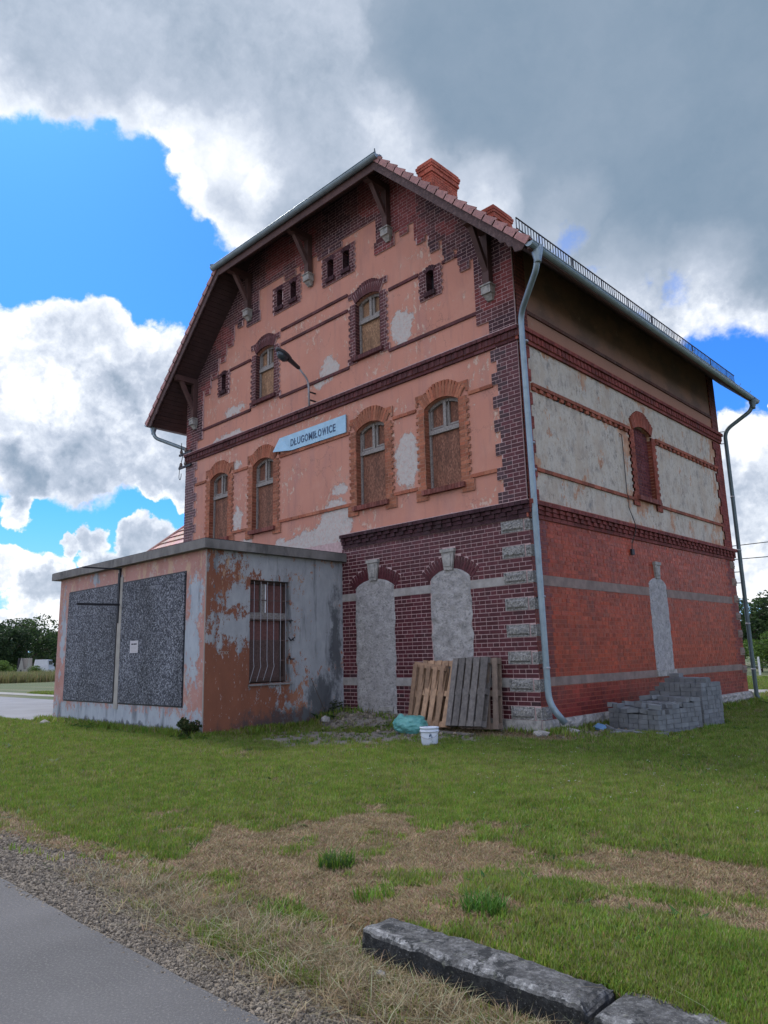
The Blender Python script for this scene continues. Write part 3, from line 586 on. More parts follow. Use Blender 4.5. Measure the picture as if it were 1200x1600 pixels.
# ---- window surrounds, sills
def surround(P,uc,hw,z0,zs,ztop,arc,key,cf,mat,foot,zf,bk_,w0=.24,w1=.185,depth=.13,n1=.035):
    rows=round((ztop-zf)/CH)
    def iv(zm,k):
        w_=w0 if k%2 else w1
        if zm<z0: w_=foot
        if zm<z0-.02: return [(uc-hw-w_,uc-hw+.02),(uc+hw-.02,uc+hw+w_)]
        if zm<zs+.02: return [(uc-hw-w_,uc-hw),(uc+hw,uc+hw+w_)]
        zc,Rr,a=arc; ro=Rr+.23; h=math.sqrt(max(0,ro*ro-(zm-zc)**2)) if zm<zc+ro else 0
        h=max(h,hw-.02); return [(uc-hw-w0,uc-h),(uc+h,uc+hw+w0)]
    fill(P,zf,rows,iv,cf,n1,mat,back=bk_)
    # reveal bricks
    for k in range(int((zs-z0)/CH)):
        za=z0+k*CH
        for sgn in(-1,1):
            u=uc+sgn*hw; u0,u1=(u-.02,u+.005) if sgn<0 else (u-.005,u+.02)
            BR.append((P,u0,u1,za+.005,za+CH-.005,-.14,n1-.004,jitcol(tuple(c*.8 for c in cf(u,za))),mat))
    zc,Rr,a=arc; aa=a*1.02
    mb2=bk_
    for i in range(10):
        t=-aa+(i+.5)*2*aa/10; rm=Rr+.12; cpt=Vector(P(uc+rm*math.sin(t),.012,zc+rm*math.cos(t)))
        er=P.U*math.sin(t)+Vector((0,0,math.cos(t))); et=P.U*math.cos(t)-Vector((0,0,math.sin(t)))
        mb2.obox(cpt,(et,er,P.N),(rm*aa/10+.004,.118,.022))
    ring(P,uc,zc,Rr-.004,Rr+.25,aa,15,n1+.006,cf,mat,crown=key*1.3,n0=-.02)
    soldiers(P,z0-.105,z0,uc-hw-.10,uc+hw+.10,.10,lambda u,z:(.17,.06,.05) if z<6 else DK2,n0=0)
for (u,) in S1: surround(FR,u,.44,4.60,6.30,6.62,arcs[u],.075,lambda u,z:ORG,'brick_matt',.30,4.40,bw2)
for (u,) in S2: surround(FR,u,.39,8.08,9.41,9.70,arcs[u],.07,lambda u,z:DK2,'brick_matt',.28,7.95,bf)
_,na=arch_hole(4.95,.46,4.74,6.30,6.42)
surround(SD,4.95,.46,4.74,6.22,6.46,na,.10,lambda u,z:(.22,.062,.04),'brick_matt',.28,4.50,bs,depth=.08)
fill(SD,4.74,22,lambda zz,k:[(4.95-arch_half(zz,.455,6.30,6.42),4.95+arch_half(zz,.455,6.30,6.42))],lambda u,z:(.10,.028,.032),-.075,n0=-.1)
mb=MB(); pbox(mb,SD,4.45,5.45,4.7,6.45,-.1,-.083); part(mb,'niche_infill','mortar_side')
# small slots in the gable
def slot_surround(cs,z0,z1,u0,u1,zb,zt):
    def iv(zm,k):
        e=.035 if k%2 else 0; cuts=[(c-hw,c+hw) for c,hw in cs if z0<zm<z1+.01]
        return sub([(u0-e,u1+e)],cuts)
    fill(FR,zb,round((zt-zb)/CH),iv,lambda u,z:DK2,.035,back=bf)
    for c,hw in cs:
        soldiers(FR,z0-.11,z0,c-hw-.04,c+hw+.04,.075,lambda u,z:DK); ring(FR,c,z1-.16,.13,.25,.85,5,.045,lambda u,z:DK,n0=0)
for (u_,z0_,z1_,hw_) in SL:
    for k in range(int((z1_-z0_)/CH)+1):
        for s_ in(-1,1): u=u_+s_*hw_; BR.append((FR,min(u,u-s_*.012)-(.02 if s_<0 else 0),max(u,u-s_*.012)+(.02 if s_>0 else 0),z0_+k*CH+.004,min(z0_+(k+1)*CH-.004,z1_+.02),-.15,.03,jitcol(DK),'brick_matt'))
    BR.append((FR,u_-hw_,u_+hw_,z1_-.03,z1_+.03,-.15,.02,DK,'brick_matt')); BR.append((FR,u_-hw_,u_+hw_,z0_-.02,z0_+.01,-.15,.02,DK,'brick_matt'))
slot_surround([(-9.73,.11)],8.83,9.33,-10.0,-9.46,8.68,9.40); slot_surround([(-2.03,.11)],8.83,9.33,-2.32,-1.74,8.68,9.40)
slot_surround([(-7.17,.12),(-6.60,.12)],10.43,10.93,-7.44,-6.33,10.26,11.0); slot_surround([(-5.16,.12),(-4.60,.12)],10.43,10.93,-5.45,-4.32,10.26,11.0)
part(bf,'brick_mortar_bed','mortar','stuff'); part(bw2,'surround_mortar_bed','mortar_warm','stuff'); part(bs,'side_brick_mortar_bed','mortar_side','stuff')
# ---- turn the brick lists into objects: the 300 that show largest one by one, the rest as one part
cand=[]
def center(b): P,u0,u1,z0,z1=b[:5]; return Vector(P((u0+u1)/2,b[6],(z0+z1)/2))
for i,b_ in enumerate(BR):
    c=center(b_); d=c-CAM; fz=d.dot(fw)
    uu=600+1123.88*d.dot(cr)/fz; vv=800-1123.88*d.dot(cu)/fz
    if not(0<uu<1200 and 0<vv<1600) or b_[2]-b_[1]<.1: continue
    cosv=abs(d.normalized().dot(b_[0].N)); cand.append(((b_[2]-b_[1])*(b_[4]-b_[3])*cosv/fz**2,i))
cand.sort(reverse=True); single=set(i for _,i in cand[:300])
rest={}; cache={}
for i,b_ in enumerate(BR):
    P,u0,u1,z0,z1,n0,n1,col,mat=b_
    if i in single:
        w_,h_=round(u1-u0,2),round(z1-z0,3); q=tuple(round(c,2) for c in col); key=(id(P),w_,h_,round(n1-n0,2),q,mat)
        if key not in cache:
            mb=MB(); d_=round(n1-n0,2); O0=Vector(P(0,0,0)); pbox(mb,P,-w_/2,w_/2,-h_/2,h_/2,-d_,0,col); 
            mb.v=[tuple(Vector(v)) for v in mb.v]; cache[key]=mb.mesh('brick',mat)
        o=link('brick',cache[key],ST); o.location=Vector(P((u0+u1)/2,n1,(z0+z1)/2))
    else:
        mb=rest.setdefault(mat,MB()); pbox(mb,P,u0,u1,z0,z1,n0,n1,col)
for (P,u,z,t,w_,l_,n0,n1,col,mat) in ROT:
    er=P.U*math.sin(t)+Vector((0,0,math.cos(t))); et=P.U*math.cos(t)-Vector((0,0,math.sin(t)))
    rest[mat].obox(Vector(P(u,(n0+n1)/2,z)),(et,er,P.N),(w_,l_,(n1-n0)/2),col)
# one mesh with two brick materials
ga,gb=rest['brick_glazed'],rest['brick_matt']; off=len(ga.v); na_=len(ga.f)
ga.v+=gb.v; ga.f+=[tuple(i+off for i in f) for f in gb.f]; ga.c+=gb.c; ga.sm+=gb.sm
me=ga.mesh('brickwork','brick_glazed'); me.materials.append(MATS['brick_matt'])
mi=np.zeros(len(ga.f),dtype=np.int32); mi[na_:]=1; me.polygons.foreach_set('material_index',mi)
link('brickwork',me,ST,'stuff')
# ---- windows
def window(P,uc,hw,z0,zs,za,arc,ztr,board,top,n=-.13,label=None):
    fr=MB(); zc,Rr,a=arc
    for s_ in(-1,1): pbox(fr,P,uc+s_*hw-(.055 if s_>0 else 0),uc+s_*hw+(0 if s_>0 else .055),z0,zs+.02,n-.02,n+.04)
    for i in range(8):
        t=-a+(i+.5)*2*a/8; rm=Rr-.035; er=P.U*math.sin(t)+Vector((0,0,math.cos(t))); et=P.U*math.cos(t)-Vector((0,0,math.sin(t)))
        fr.obox(Vector(P(uc+rm*math.sin(t),n+.01,zc+rm*math.cos(t))),(et,er,P.N),(rm*a/8+.004,.035,.03))
    f=part(fr,'window','frame_paint')
    def sp(name,u0,u1,z0_,z1_,n0,n1,mat):
        mb=MB(); pbox(mb,P,u0,u1,z0_,z1_,n0,n1); o=mb.build(name,mat,f); return o
    sp('transom',uc-hw+.02,uc+hw-.02,ztr-.05,ztr+.045,n-.02,n+.065,'frame_paint'); sp('transom',uc-hw+.02,uc+hw-.02,ztr+.046,ztr+.07,n-.02,n+.035,'frame_dark')
    sp('mullion',uc-.035,uc+.035,ztr+.05,za-.03,n-.02,n+.055,'frame_paint'); sp('mullion',uc+.075,uc+.10,ztr+.06,za-.05,n-.02,n+.025,'frame_paint')
    for s_ in(-1,1):
        mb=MB(); x0,x1=(uc-hw+.055,uc-.036) if s_<0 else (uc+.036,uc+hw-.055)
        pbox(mb,P,x0,x1,ztr+.072,ztr+.11,n-.02,n+.02); pbox(mb,P,x0,x0+.03,ztr+.11,zs,n-.02,n+.02); pbox(mb,P,x1-.03,x1,ztr+.11,zs,n-.02,n+.02); mb.build('sash','frame_paint',f)
        sp('pane_board',x0,x1,ztr+.07,za-.02,n-.03,n-.022,top)
    sp('board',uc-hw+.056,uc+hw-.056,z0,ztr-.05,n-.03,n+.005,board)
    if label: f['label']=label
for (u,),bd in zip(S1,('osb_red','osb_red','osb_red','osb_red')): window(FR,u,.44,4.60,6.30,6.445,arcs[u],5.80,bd,'osb_red')
for (u,) in S2: window(FR,u,.39,8.08,9.41,9.51,arcs[u],8.94,'osb_tan','osb_tan')
for (u,z0,z1,hw) in SL:
    mb=MB(); pbox(mb,FR,u-hw,u+hw,z0,z1,-.155,-.15); f=part(mb,'slot_window','iron')  # unlit depth of the slot painted as a near-black sheet, no iron there
    mb=MB(); pbox(mb,FR,u+.02,u+.045,z0,z1,-.13,-.11); mb.build('slat','frame_paint',f)
# ------------------------------------------------------------------ roof
YF,YB,EX,EZ=-.82,10.85,.85,8.35; HZ=11.93; RZ=EZ+EX-XC
def mir(x): return 2*XC-x
rf=MB(); T=.10
def slab(pts,mb,th):
    a,b_,c_=[Vector(p) for p in pts[:3]]; n=(b_-a).cross(c_-a).normalized()
    if n.z<0: n=-n
    top=[Vector(p) for p in pts]; bot=[p-n*th for p in top]
    oriented_quad(mb,[tuple(p) for p in top],n); oriented_quad(mb,[tuple(p) for p in bot],-n)
    for i in range(len(pts)):
        j=(i+1)%len(pts); cen=sum(top,Vector())/len(top); oriented_quad(mb,[tuple(top[i]),tuple(top[j]),tuple(bot[j]),tuple(bot[i])],(top[i]+top[j])/2-cen)
hx=EX-(HZ-EZ); HY=2.75
slab([(EX,YF,EZ),(EX,YB,EZ),(XC,YB,RZ),(XC,HY,RZ),(hx,YF,HZ)],rf,T); slab([(mir(EX),YF,EZ),(mir(EX),YB,EZ),(XC,YB,RZ),(XC,HY,RZ),(mir(hx),YF,HZ)],rf,T)
slab([(hx,YF,HZ),(mir(hx),YF,HZ),(XC,HY,RZ)],rf,T)
RO=rf.build('roof','wood_soffit',ST)
# soffit boards under the front overhang and the hip eave
s2=math.sqrt(.5)
for side in(1,-1):
    L=(EX-hx)/s2; n=int(L/.14)
    for i in range(n):
        t=(i+.5)*.14; x=EX-t*s2; z=EZ+t*s2
        if side<0: x=mir(x)
        nx=s2*side; mb=MB(); mb.obox((x-nx*(T+.012),(YF+.0)/2+.03,z-s2*(T+.012)),((-s2*side,0,s2),(0,1,0),(nx,0,s2)),(.066,.36,.010)); mb.build('soffit_board','wood_soffit',RO)
hs=(Vector((XC,HY,RZ))-Vector((XC,YF,HZ))).normalized()
for i in range(6):
    c=Vector((XC,YF+.1,HZ-.13))+Vector((0,hs.y,hs.z))*(i*.14); w_=(hx-mir(hx))/2-.1-i*.07; mb=MB(); mb.obox(c,((1,0,0),(0,hs.y,hs.z),(0,-hs.z,hs.y)),(w_,.066,.01)); mb.build('soffit_board','wood_soffit',RO)
# side eave boards
for sgn in(1,-1):
    for i in range(8):
        t=.08+i*.145; x=EX-t*s2; z=EZ+t*s2
        if sgn<0: x=mir(x)
        mb=MB(); mb.obox((x-s2*sgn*(T+.012),(0+D)/2+.4,z-s2*(T+.012)),((-s2*sgn,0,s2),(0,1,0),(s2*sgn,0,s2)),(.069,D/2+.42,.01)); mb.build('eave_board','wood_soffit',RO)
# verge boards with a curled tail
def verge(side,y,dy):
    prof=[(0,-.02),(0,-.20),(-.10,-.24),(-.16,-.20),(-.12,-.14)]   # unused small curl points kept simple
    mb=MB(); e=Vector((-s2*side,0,s2)); nn=Vector((s2*side,0,s2)); base=Vector((EX if side>0 else mir(EX),y,EZ)); L=(EX-hx)/s2+.04
    stn=[(-.02,.17),(.10,.26),(.22,.20),(.30,.24),(.42,.20),(.52,.25),(.62,.22),(L,.22)]
    for (t0,h0),(t1,h1) in zip(stn,stn[1:]):
        a,b_=base+e*t0,base+e*t1; tp=-.02
        p=[a+nn*tp,b_+nn*tp,b_-nn*h1,a-nn*h0]; q=[v+Vector((0,dy,0)) for v in p]; mb.hexa([*p,*q])
    mb.build('verge_board','wood_verge',RO)
for s_ in(1,-1): verge(s_,YF-.035,.035)
mb=MB(); mb.box(mir(hx)+.03,hx-.03,YF-.03,YF,HZ-.24,HZ-.03); mb.build('fascia_board','wood_dark',RO)
# tiles: stepped courses; those at the verge singly
TL=.305; tcol=lambda:(lambda k:tuple(c*k for c in (.31,.15,.14)))(random.uniform(.8,1.15)); nrow=int((EX-hx)/s2/TL)+1
def tile(mb,side,i,y0,y1,col):
    e=Vector((-s2*side,0,s2)); nn=Vector((s2*side,0,s2)); base=Vector((EX if side>0 else mir(EX),0,EZ)); t0=i*TL-.05; t1=t0+TL+.05
    a=base+e*t0; b_=base+e*t1; lo0,lo1=.035,.055; hi0,hi1=.0,.018
    P0=[a+nn*lo0,b_+nn*hi0,b_+nn*hi1,a+nn*lo1]
    mb.hexa([P0[0]+Vector((0,y0,0)),P0[1]+Vector((0,y0,0)),P0[1]+Vector((0,y1,0)),P0[0]+Vector((0,y1,0)),P0[3]+Vector((0,y0,0)),P0[2]+Vector((0,y0,0)),P0[2]+Vector((0,y1,0)),P0[3]+Vector((0,y1,0))],col)
    return a,e,nn
field=MB()
for side in(1,-1):
    for i in range(nrow):
        mb=MB(); c=tcol(); a,e,nn=tile(mb,side,i,YF-.06,YF+.18,c)
        q0=a+nn*.085+e*.0; q1=q0+e*(TL+.03)-nn*.05   # hanging edge of the verge tile
        mb.hexa([q0+Vector((0,YF-.075,0)),q1+Vector((0,YF-.075,0)),q1+Vector((0,YF-.05,0)),q0+Vector((0,YF-.05,0)),q0-nn*.155+Vector((0,YF-.075,0)),q1-nn*.105+Vector((0,YF-.075,0)),q1-nn*.105+Vector((0,YF-.045,0)),q0-nn*.155+Vector((0,YF-.045,0))],c)
        mb.build('verge_tile','tile',RO)
    rows=int((RZ-EZ)/s2/TL)
    for i in range(rows):
        zz=EZ+i*TL*s2; y=YF+.19
        if zz>HZ: y=YF+(zz-HZ)*(HY-YF)/(RZ-HZ)
        k=int((YB-y)/.24)
        for j in range(k): tile(field,side,i,y+j*.24,y+j*.24+.232,tcol())
field.build('roof_tiling','tile',RO,'stuff')
mb=MB(); mb.tube([(XC,HY,RZ+.02),(XC,YB,RZ+.02)],.11,8,tcol()); mb.build('ridge_tile','tile',RO)
for s_ in(1,-1): mb=MB(); mb.tube([(hx if s_>0 else mir(hx),YF,HZ+.02),(XC,HY,RZ+.02)],.09,8,tcol()); mb.build('hip_tile','tile',RO)
# gutters
def gutter(a,b_,r,name='gutter',mat='zinc'):
    a=Vector(a);b_=Vector(b_); d=(b_-a).normalized(); sd_=d.cross(Vector((0,0,1))); mb=MB(); n=8
    for (r0,flip) in((r,1),(r-.008,-1)):
        pr=[]
        for p in(a,b_): pr.append([p+sd_*(r0*math.cos(math.pi*k/n))-Vector((0,0,r0*math.sin(math.pi*k/n))) for k in range(n+1)])
        for k in range(n): 
            q=[pr[0][k],pr[0][k+1],pr[1][k+1],pr[1][k]]; mb.face([tuple(v) for v in (q if flip>0 else q[::-1])],(1,1,1),True)
    for p in(a,b_): mb.face([tuple(p+sd_*(r*math.cos(math.pi*k/n))-Vector((0,0,r*math.sin(math.pi*k/n)))) for k in range(n+1)])
    for s_ in(1,-1): mb.tube([a+sd_*r*s_,b_+sd_*r*s_],.012,6)
    return mb.build(name,mat,ST)
gutter((EX+.05,YF-.05,EZ-.06),(EX+.05,YB,EZ-.08),.08); gutter((mir(EX)-.06,YF-.05,EZ),(mir(EX)-.06,YB,EZ-.02),.085)
gutter((mir(hx)-.1,YF-.10,HZ+.02),(hx+.1,YF-.10,HZ+.02),.085)
mb=MB(); 
for s_ in(1,-1):
    x=hx+.1 if s_>0 else mir(hx)-.1
    mb.beam((x,YF-.17,HZ+.06),(x-s_*.25,YF+.14,HZ+.14),.02,.1)
mb.build('flashing','zinc_dark',ST)
mb=MB(); mb.box(mir(hx)-.1,hx+.1,YF-.02,YF+.05,HZ+.03,HZ+.055); mb.build('eave_flashing','zinc_dark',ST)
mb=MB(); mb.box(EX-.02,EX+.03,YF,YB,EZ-.16,EZ+.03); mb.build('eave_fascia','wood_dark',ST)
for y in np.arange(YF+.5,YB,.8): mb=MB(); mb.tube([(EX-.02,y,EZ+.02),(EX+.06,y,EZ-.1),(EX+.15,y,EZ+.02)],.008,5); mb.build('gutter_hook','zinc_dark',ST)
# downpipes
def smooth(pts,n=5,k=.35):
    pts=[Vector(p) for p in pts]; out=[pts[0]]
    for a,b_,c_ in zip(pts,pts[1:],pts[2:]):
        d0=(a-b_); d1=(c_-b_); l=min(d0.length,d1.length,.5)*k*1.3; p0=b_+d0.normalized()*l; p1=b_+d1.normalized()*l
        out+=[(p0*(1-t)**2+b_*2*t*(1-t)+p1*t*t) for t in [i/n for i in range(n+1)]]
    return out+[pts[-1]]
def downpipe(pts,r,funnel,bands,brackets,mat='zinc'):
    mb=MB(); mb.tube(smooth(pts),r,12); o=mb.build('downpipe',mat,ST)
    if funnel:
        f=Vector(pts[0]); mb=MB(); mb.tube([f+Vector((0,0,.03)),f-Vector((0,0,.10)),f-Vector((0,0,.24)),f-Vector((0,0,.28))],[r*1.9,r*1.75,r*1.12,r*1.12],12); mb.build('funnel',mat,o)
    for z,x,y in bands: mb=MB(); mb.tube([(x,y,z-.02),(x,y,z+.02)],r*1.13,12); mb.build('pipe_collar','galv',o)
    for a,b_ in brackets: mb=MB(); mb.tube([a,b_],.012,6); mb.build('pipe_bracket','iron',o)
downpipe([(EX+.05,-.62,8.27),(EX+.03,-.62,7.93),(.12,-.04,7.52),(.12,.05,.52),(.34,.16,.20)],.055,True,[(z,.12,.05) for z in(7.0,5.05,4.55,2.30,1.1)],[((.12,.05,z),(0,.05,z)) for z in(6.2,4.6,2.3,1.1)])
downpipe([(EX+.05,10.45,8.24),(EX,10.45,7.93),(.16,10.16,7.42),(.16,10.16,.1),(.26,10.2,-.02)],.055,True,[(z,.16,10.16) for z in(5.5,4.0,2.0,.8)],[((.16,10.16,z),(-.02,10.07,z)) for z in(7.4,7.05,4.0,3.75,3.4,3.1,2.6)],'zinc_dark')
downpipe([(mir(EX)-.05,-.62,8.36),(mir(EX)-.03,-.62,7.98),(-W-.12,.25,7.52),(-W-.12,.25,.3)],.055,True,[],[])
# snow guard
sg=MB(); X0,Z0=.55,EZ+EX-.55
for z in(.15,.36): sg.tube([(X0,YF+.15,Z0+z),(X0,10.3,Z0+z)],.014,5)
sgo=sg.build('snow_guard','iron',ST)
mb=MB()
for y in np.arange(YF+.15,10.3,.095): mb.box(X0-.006,X0+.006,y-.006,y+.006,Z0+.15,Z0+.36)
mb.build('guard_bars','iron',sgo,'stuff')
for y in np.arange(YF+.9,10.3,1.2): mb=MB(); mb.beam((X0-.2,y,Z0+.2),(X0,y,Z0+.02),.03,.01); mb.beam((X0,y,Z0),(X0,y,Z0+.37),.03,.012); mb.build('guard_post','iron',sgo)
# chimneys
def chimney(x0,x1,y0,y1,zb,zt):
    ch=MB(); ch.box(x0+.012,x1-.012,y0+.012,y1-.012,zb,zt-.012); o=ch.build('chimney','mortar_side',RO)
    bm_=MB(); n=int((zt-zb)/CH)
    for k in range(n):
        z=zt-(k+1)*CH; e={0:.07,1:.075,2:.06,3:.035,4:.045,5:.01}.get(k,0)
        if k in(0,): e=.04
        X0_,X1_,Y0_,Y1_=x0-e,x1+e,y0-e,y1+e; st=.26 if k%2 else .13
        if e: bm_.box(X0_+.02,X1_-.02,Y0_+.02,Y1_-.02,z,z+CH,(.2,.08,.06))
        for (axis,a0,a1,c0,c1) in(('x',X0_,X1_,Y0_,Y0_+.11),('x',X0_,X1_,Y1_-.11,Y1_),('y',Y0_+.11,Y1_-.11,X0_,X0_+.11),('y',Y0_+.11,Y1_-.11,X1_-.11,X1_)):
            m_=max(1,round((a1-a0)/st)); w_=(a1-a0)/m_
            for j in range(m_):
                p0,p1=a0+j*w_+.004,a0+(j+1)*w_-.004; col=jitcol((.36,.10,.065),.15)
                if axis=='x': bm_.box(p0,p1,c0,c1,z+.004,z+CH-.004,col)
                else: bm_.box(c0,c1,p0,p1,z+.004,z+CH-.004,col)
    bm_.build('chimney_bricks','brick_matt',RO,'stuff')
chimney(-4.78,-4.32,3.0,4.12,12.9,14.85); chimney(-4.02,-3.66,4.9,5.75,12.2,14.0)
# ---- brackets under the verge, stone corbels
def bracket(x,zc,zp,ye=-.74):
    cb=MB(); cb.box(x-.11,x+.11,-.20,-.03,zc-.07,zc+.09); cb.hexa([(x-.06,-.08,zc-.18),(x+.06,-.08,zc-.18),(x+.06,-.03,zc-.18),(x-.06,-.03,zc-.18),(x-.10,-.16,zc-.072),(x+.10,-.16,zc-.072),(x+.10,-.03,zc-.072),(x-.10,-.03,zc-.072)]); cb.box(x-.13,x+.13,-.22,-.03,zc+.092,zc+.12)
    part(cb,'corbel_stone','stone')
    b0=MB(); b0.box(x-.075,x+.075,-.18,-.045,zc+.12,zp-.08); pb=b0.build('eave_bracket','wood_dark',ST)
    mb=MB(); mb.beam((x,-.12,zc+.38),(x,ye+.18,zp-.06),.11,.10,(0,0,1)); mb.build('strut','wood_dark',pb)
    mb=MB(); mb.box(x-.075,x+.075,ye,-.04,zp-.08,zp+.08); mb.hexa([(x-.07,ye-.05,zp+.0),(x+.07,ye-.05,zp+.0),(x+.07,ye,zp-.06),(x-.07,ye,zp-.06),(x-.07,ye-.03,zp+.07),(x+.07,ye-.03,zp+.07),(x+.07,ye,zp+.075),(x-.07,ye,zp+.075)]); mb.build('purlin','wood_dark',pb)
bracket(-.52,8.20,9.45); bracket(mir(-.52)+.0,8.20,9.45)
bracket(-3.17,10.66,11.78); bracket(mir(-3.17),10.66,11.78); bracket(-5.90,10.66,11.78)
# cable on the side wall
mb=MB(); mb.tube([(.03,3.78,6.03),(.035,3.87,6.02),(.03,3.88,5.9),(.03,3.88,4.7),(.06,3.88,4.6),(.03,3.90,4.4),(.14,3.90,4.02),(.15,3.90,3.9),(.03,3.90,3.6),(.03,3.88,3.45)],.009,6); part(mb,'cable','rope')
mb=MB(); mb.box(0,.05,3.83,3.95,3.36,3.48); part(mb,'junction_box','iron')
# ------------------------------------------------------------------ things on the wall
sg=MB(); 
sp=[(-7.05,6.395),(-4.66,6.395),(-4.66,6.81),(-7.12,6.81)]
def prism(mb,P,poly,n0,n1,col=(1,1,1)):
    f=[P(u,n1,z) for u,z in poly]; k=[P(u,n0,z) for u,z in poly]
    oriented_quad(mb,f,P.N); oriented_quad(mb,k,-P.N)
    cx=Vector(P(sum(u for u,z in poly)/len(poly),(n0+n1)/2,sum(z for u,z in poly)/len(poly)))
    for i in range(len(poly)): 
        j=(i+1)%len(poly); oriented_quad(mb,[f[i],f[j],k[j],k[i]],(Vector(f[i])+Vector(k[j]))/2-cx)
SG=thing('station_sign',(-5.9,-.06,6.6),'pale blue station name board reading DŁUGOMIŁOWICE between the upper windows','sign')
pm=MB(); prism(pm,FR,[(-6.62,6.385),(-4.66,6.375),(-4.66,6.80),(-7.08,6.80)],.03,.055)
# bent left end of the board, curling forward at the bottom
pm.hexa([(-7.19,-.20,6.43),(-6.62,-.055,6.385),(-6.62,-.03,6.385),(-7.19,-.175,6.43),(-7.10,-.06,6.80),(-7.08,-.055,6.80),(-7.08,-.03,6.80),(-7.10,-.035,6.80)])
keep(pm.build('board','sign_blue'),SG)
for x in(-6.4,-4.8): mb=MB(); mb.box(x-.02,x+.02,-.03,-.0,6.4,6.78); keep(mb.build('batten','iron'),SG)
def text(body,P,uc,zc,n,size,width,mat,name,parent,rx=None,bold=.0):
    cu_=bpy.data.curves.new(name,'FONT'); cu_.body=body; cu_.size=size; cu_.extrude=.002; cu_.offset=bold; cu_.align_x='CENTER'; cu_.align_y='CENTER'
    t=bpy.data.objects.new(name,cu_); COL.objects.link(t); dg=bpy.context.evaluated_depsgraph_get(); me_=bpy.data.meshes.new_from_object(t.evaluated_get(dg)); bpy.data.objects.remove(t)
    me_.name=name; xs=[v.co.x for v in me_.vertices]; w0=(max(xs)-min(xs)) or 1; k=width/w0 if width else 1
    ux=P.U; 
    xm=(max(xs)+min(xs))/2
    for v in me_.vertices: v.co=Vector(P(uc,n,zc))+ux*((v.co.x-xm)*k)+Vector((0,0,v.co.y))+P.N*v.co.z
    me_.materials.clear(); me_.materials.append(MATS[mat]); o=link(name,me_)
    if parent is not None: keep(o,parent)
    return o
def text_row(chars,P,u0,u1,zc,n,size,mat,parent,bold=0):
    # letters one by one so that the barred L keeps its own width
    W_={'I':.32,'M':1.12,'W':1.30,'L':.72,'Ł':.80,'E':.78,'D':.98,'O':1.06,'G':1.02,'U':.95,'C':.96}; g=.16; tot=sum(W_[c] for c in chars)+g*(len(chars)-1); k=(u1-u0)/tot; u=u0
    for c in chars:
        w_=W_[c]*k; o=text('L' if c=='Ł' else c,P,u+w_/2,zc,n,size,w_*.98,mat,'letter',parent,bold=bold)
        if c=='Ł': mb=MB(); mb.beam(P(u-.004,n,zc-.02),P(u+w_*.62,n,zc+.028),.022,.004,P.N); keep(mb.build('letter_bar',mat),parent)
        u+=w_+g*k
text_row('DŁUGOMIŁOWICE',FR,-6.66,-5.0,6.565,.058,.25,'letter_blue',SG,bold=.007)
LP=thing('wall_street_lamp',(-5.77,-.1,7.3),'dark cobra head street lamp on a thin grey pole fixed to the facade','lamp')
mb=MB(); mb.tube(smooth([(-5.77,-.20,7.27),(-5.77,-.22,7.90),(-5.77,-.5,8.12)],6),.024,8); keep(mb.build('pole','galv'),LP)
mb=MB(); mb.beam((-5.77,0.0,7.42),(-5.77,-.22,7.42),.03,.03); mb.beam((-5.77,0.0,7.62),(-5.77,-.22,7.62),.03,.03); keep(mb.build('pole_clamp','iron'),LP)
hd=MB(); a=Vector((-5.77,-.50,8.12)); dv=Vector((0,-.9,.42)).normalized(); nn=Vector((0,.42,.9)).normalized()
secs=[(0,.03,.03),(.03,.055,.05),(.32,.075,.06),(.35,.10,.07),(.46,.125,.085),(.60,.12,.08),(.71,.08,.055),(.76,.03,.03)]
rg=[]
for t,wd,hh in secs:
    i=len(hd.v); 
    for j in range(12):
        an=2*math.pi*j/12; hd.v.append(tuple(a+dv*t+Vector((1,0,0))*wd*math.cos(an)+nn*hh*(math.sin(an)*(1 if math.sin(an)>0 else .55))))
    rg.append(i)
for i,j in zip(rg,rg[1:]):
    for k in range(12): hd.f.append((i+k,i+(k+1)%12,j+(k+1)%12,j+k)); hd.c.append((1,1,1)); hd.sm.append(True)
hd.f.append(tuple(rg[-1]+k for k in range(12))); hd.c.append((1,1,1)); hd.sm.append(False)
keep(hd.build('lamp_head','lamp_shell'),LP)
ls=MB(); ls.tube([a+dv*.38-nn*.04,a+dv*.46-nn*.06,a+dv*.6-nn*.06,a+dv*.69-nn*.04],[.05,.1,.1,.04],10); keep(ls.build('lamp_lens','dark_glass'),LP)
IN=thing('insulator_bracket',(-W,-.05,7.1),'black iron wire bracket with insulators on the far left corner of the facade','bracket')
for z in(7.38,6.98):
    mb=MB(); mb.beam((-11.28,-.07,z),(-11.95,-.07,z),.05,.06); keep(mb.build('arm','iron'),IN)
    for x in(-11.85,-11.6): mb=MB(); mb.tube([(x,-.07,z+.02),(x,-.07,z+.06),(x,-.07,z+.10),(x,-.07,z+.17)],[.015,.045,.05,.02],8); keep(mb.build('insulator','porcelain'),IN)
mb=MB(); mb.tube([(-11.85,-.07,7.4),(-11.85,-.07,7.75)],.012,6); mb.tube([(-11.72,-.09,7.4),(-11.75,-.1,7.2),(-11.9,-.1,7.0)],.012,6); mb.tube(smooth([(-11.9,-.08,6.96),(-11.93,-.08,6.7),(-11.86,-.08,6.6),(-11.8,-.08,6.7),(-11.8,-.08,6.8)],4),.010,6); keep(mb.build('wire_end','iron'),IN)
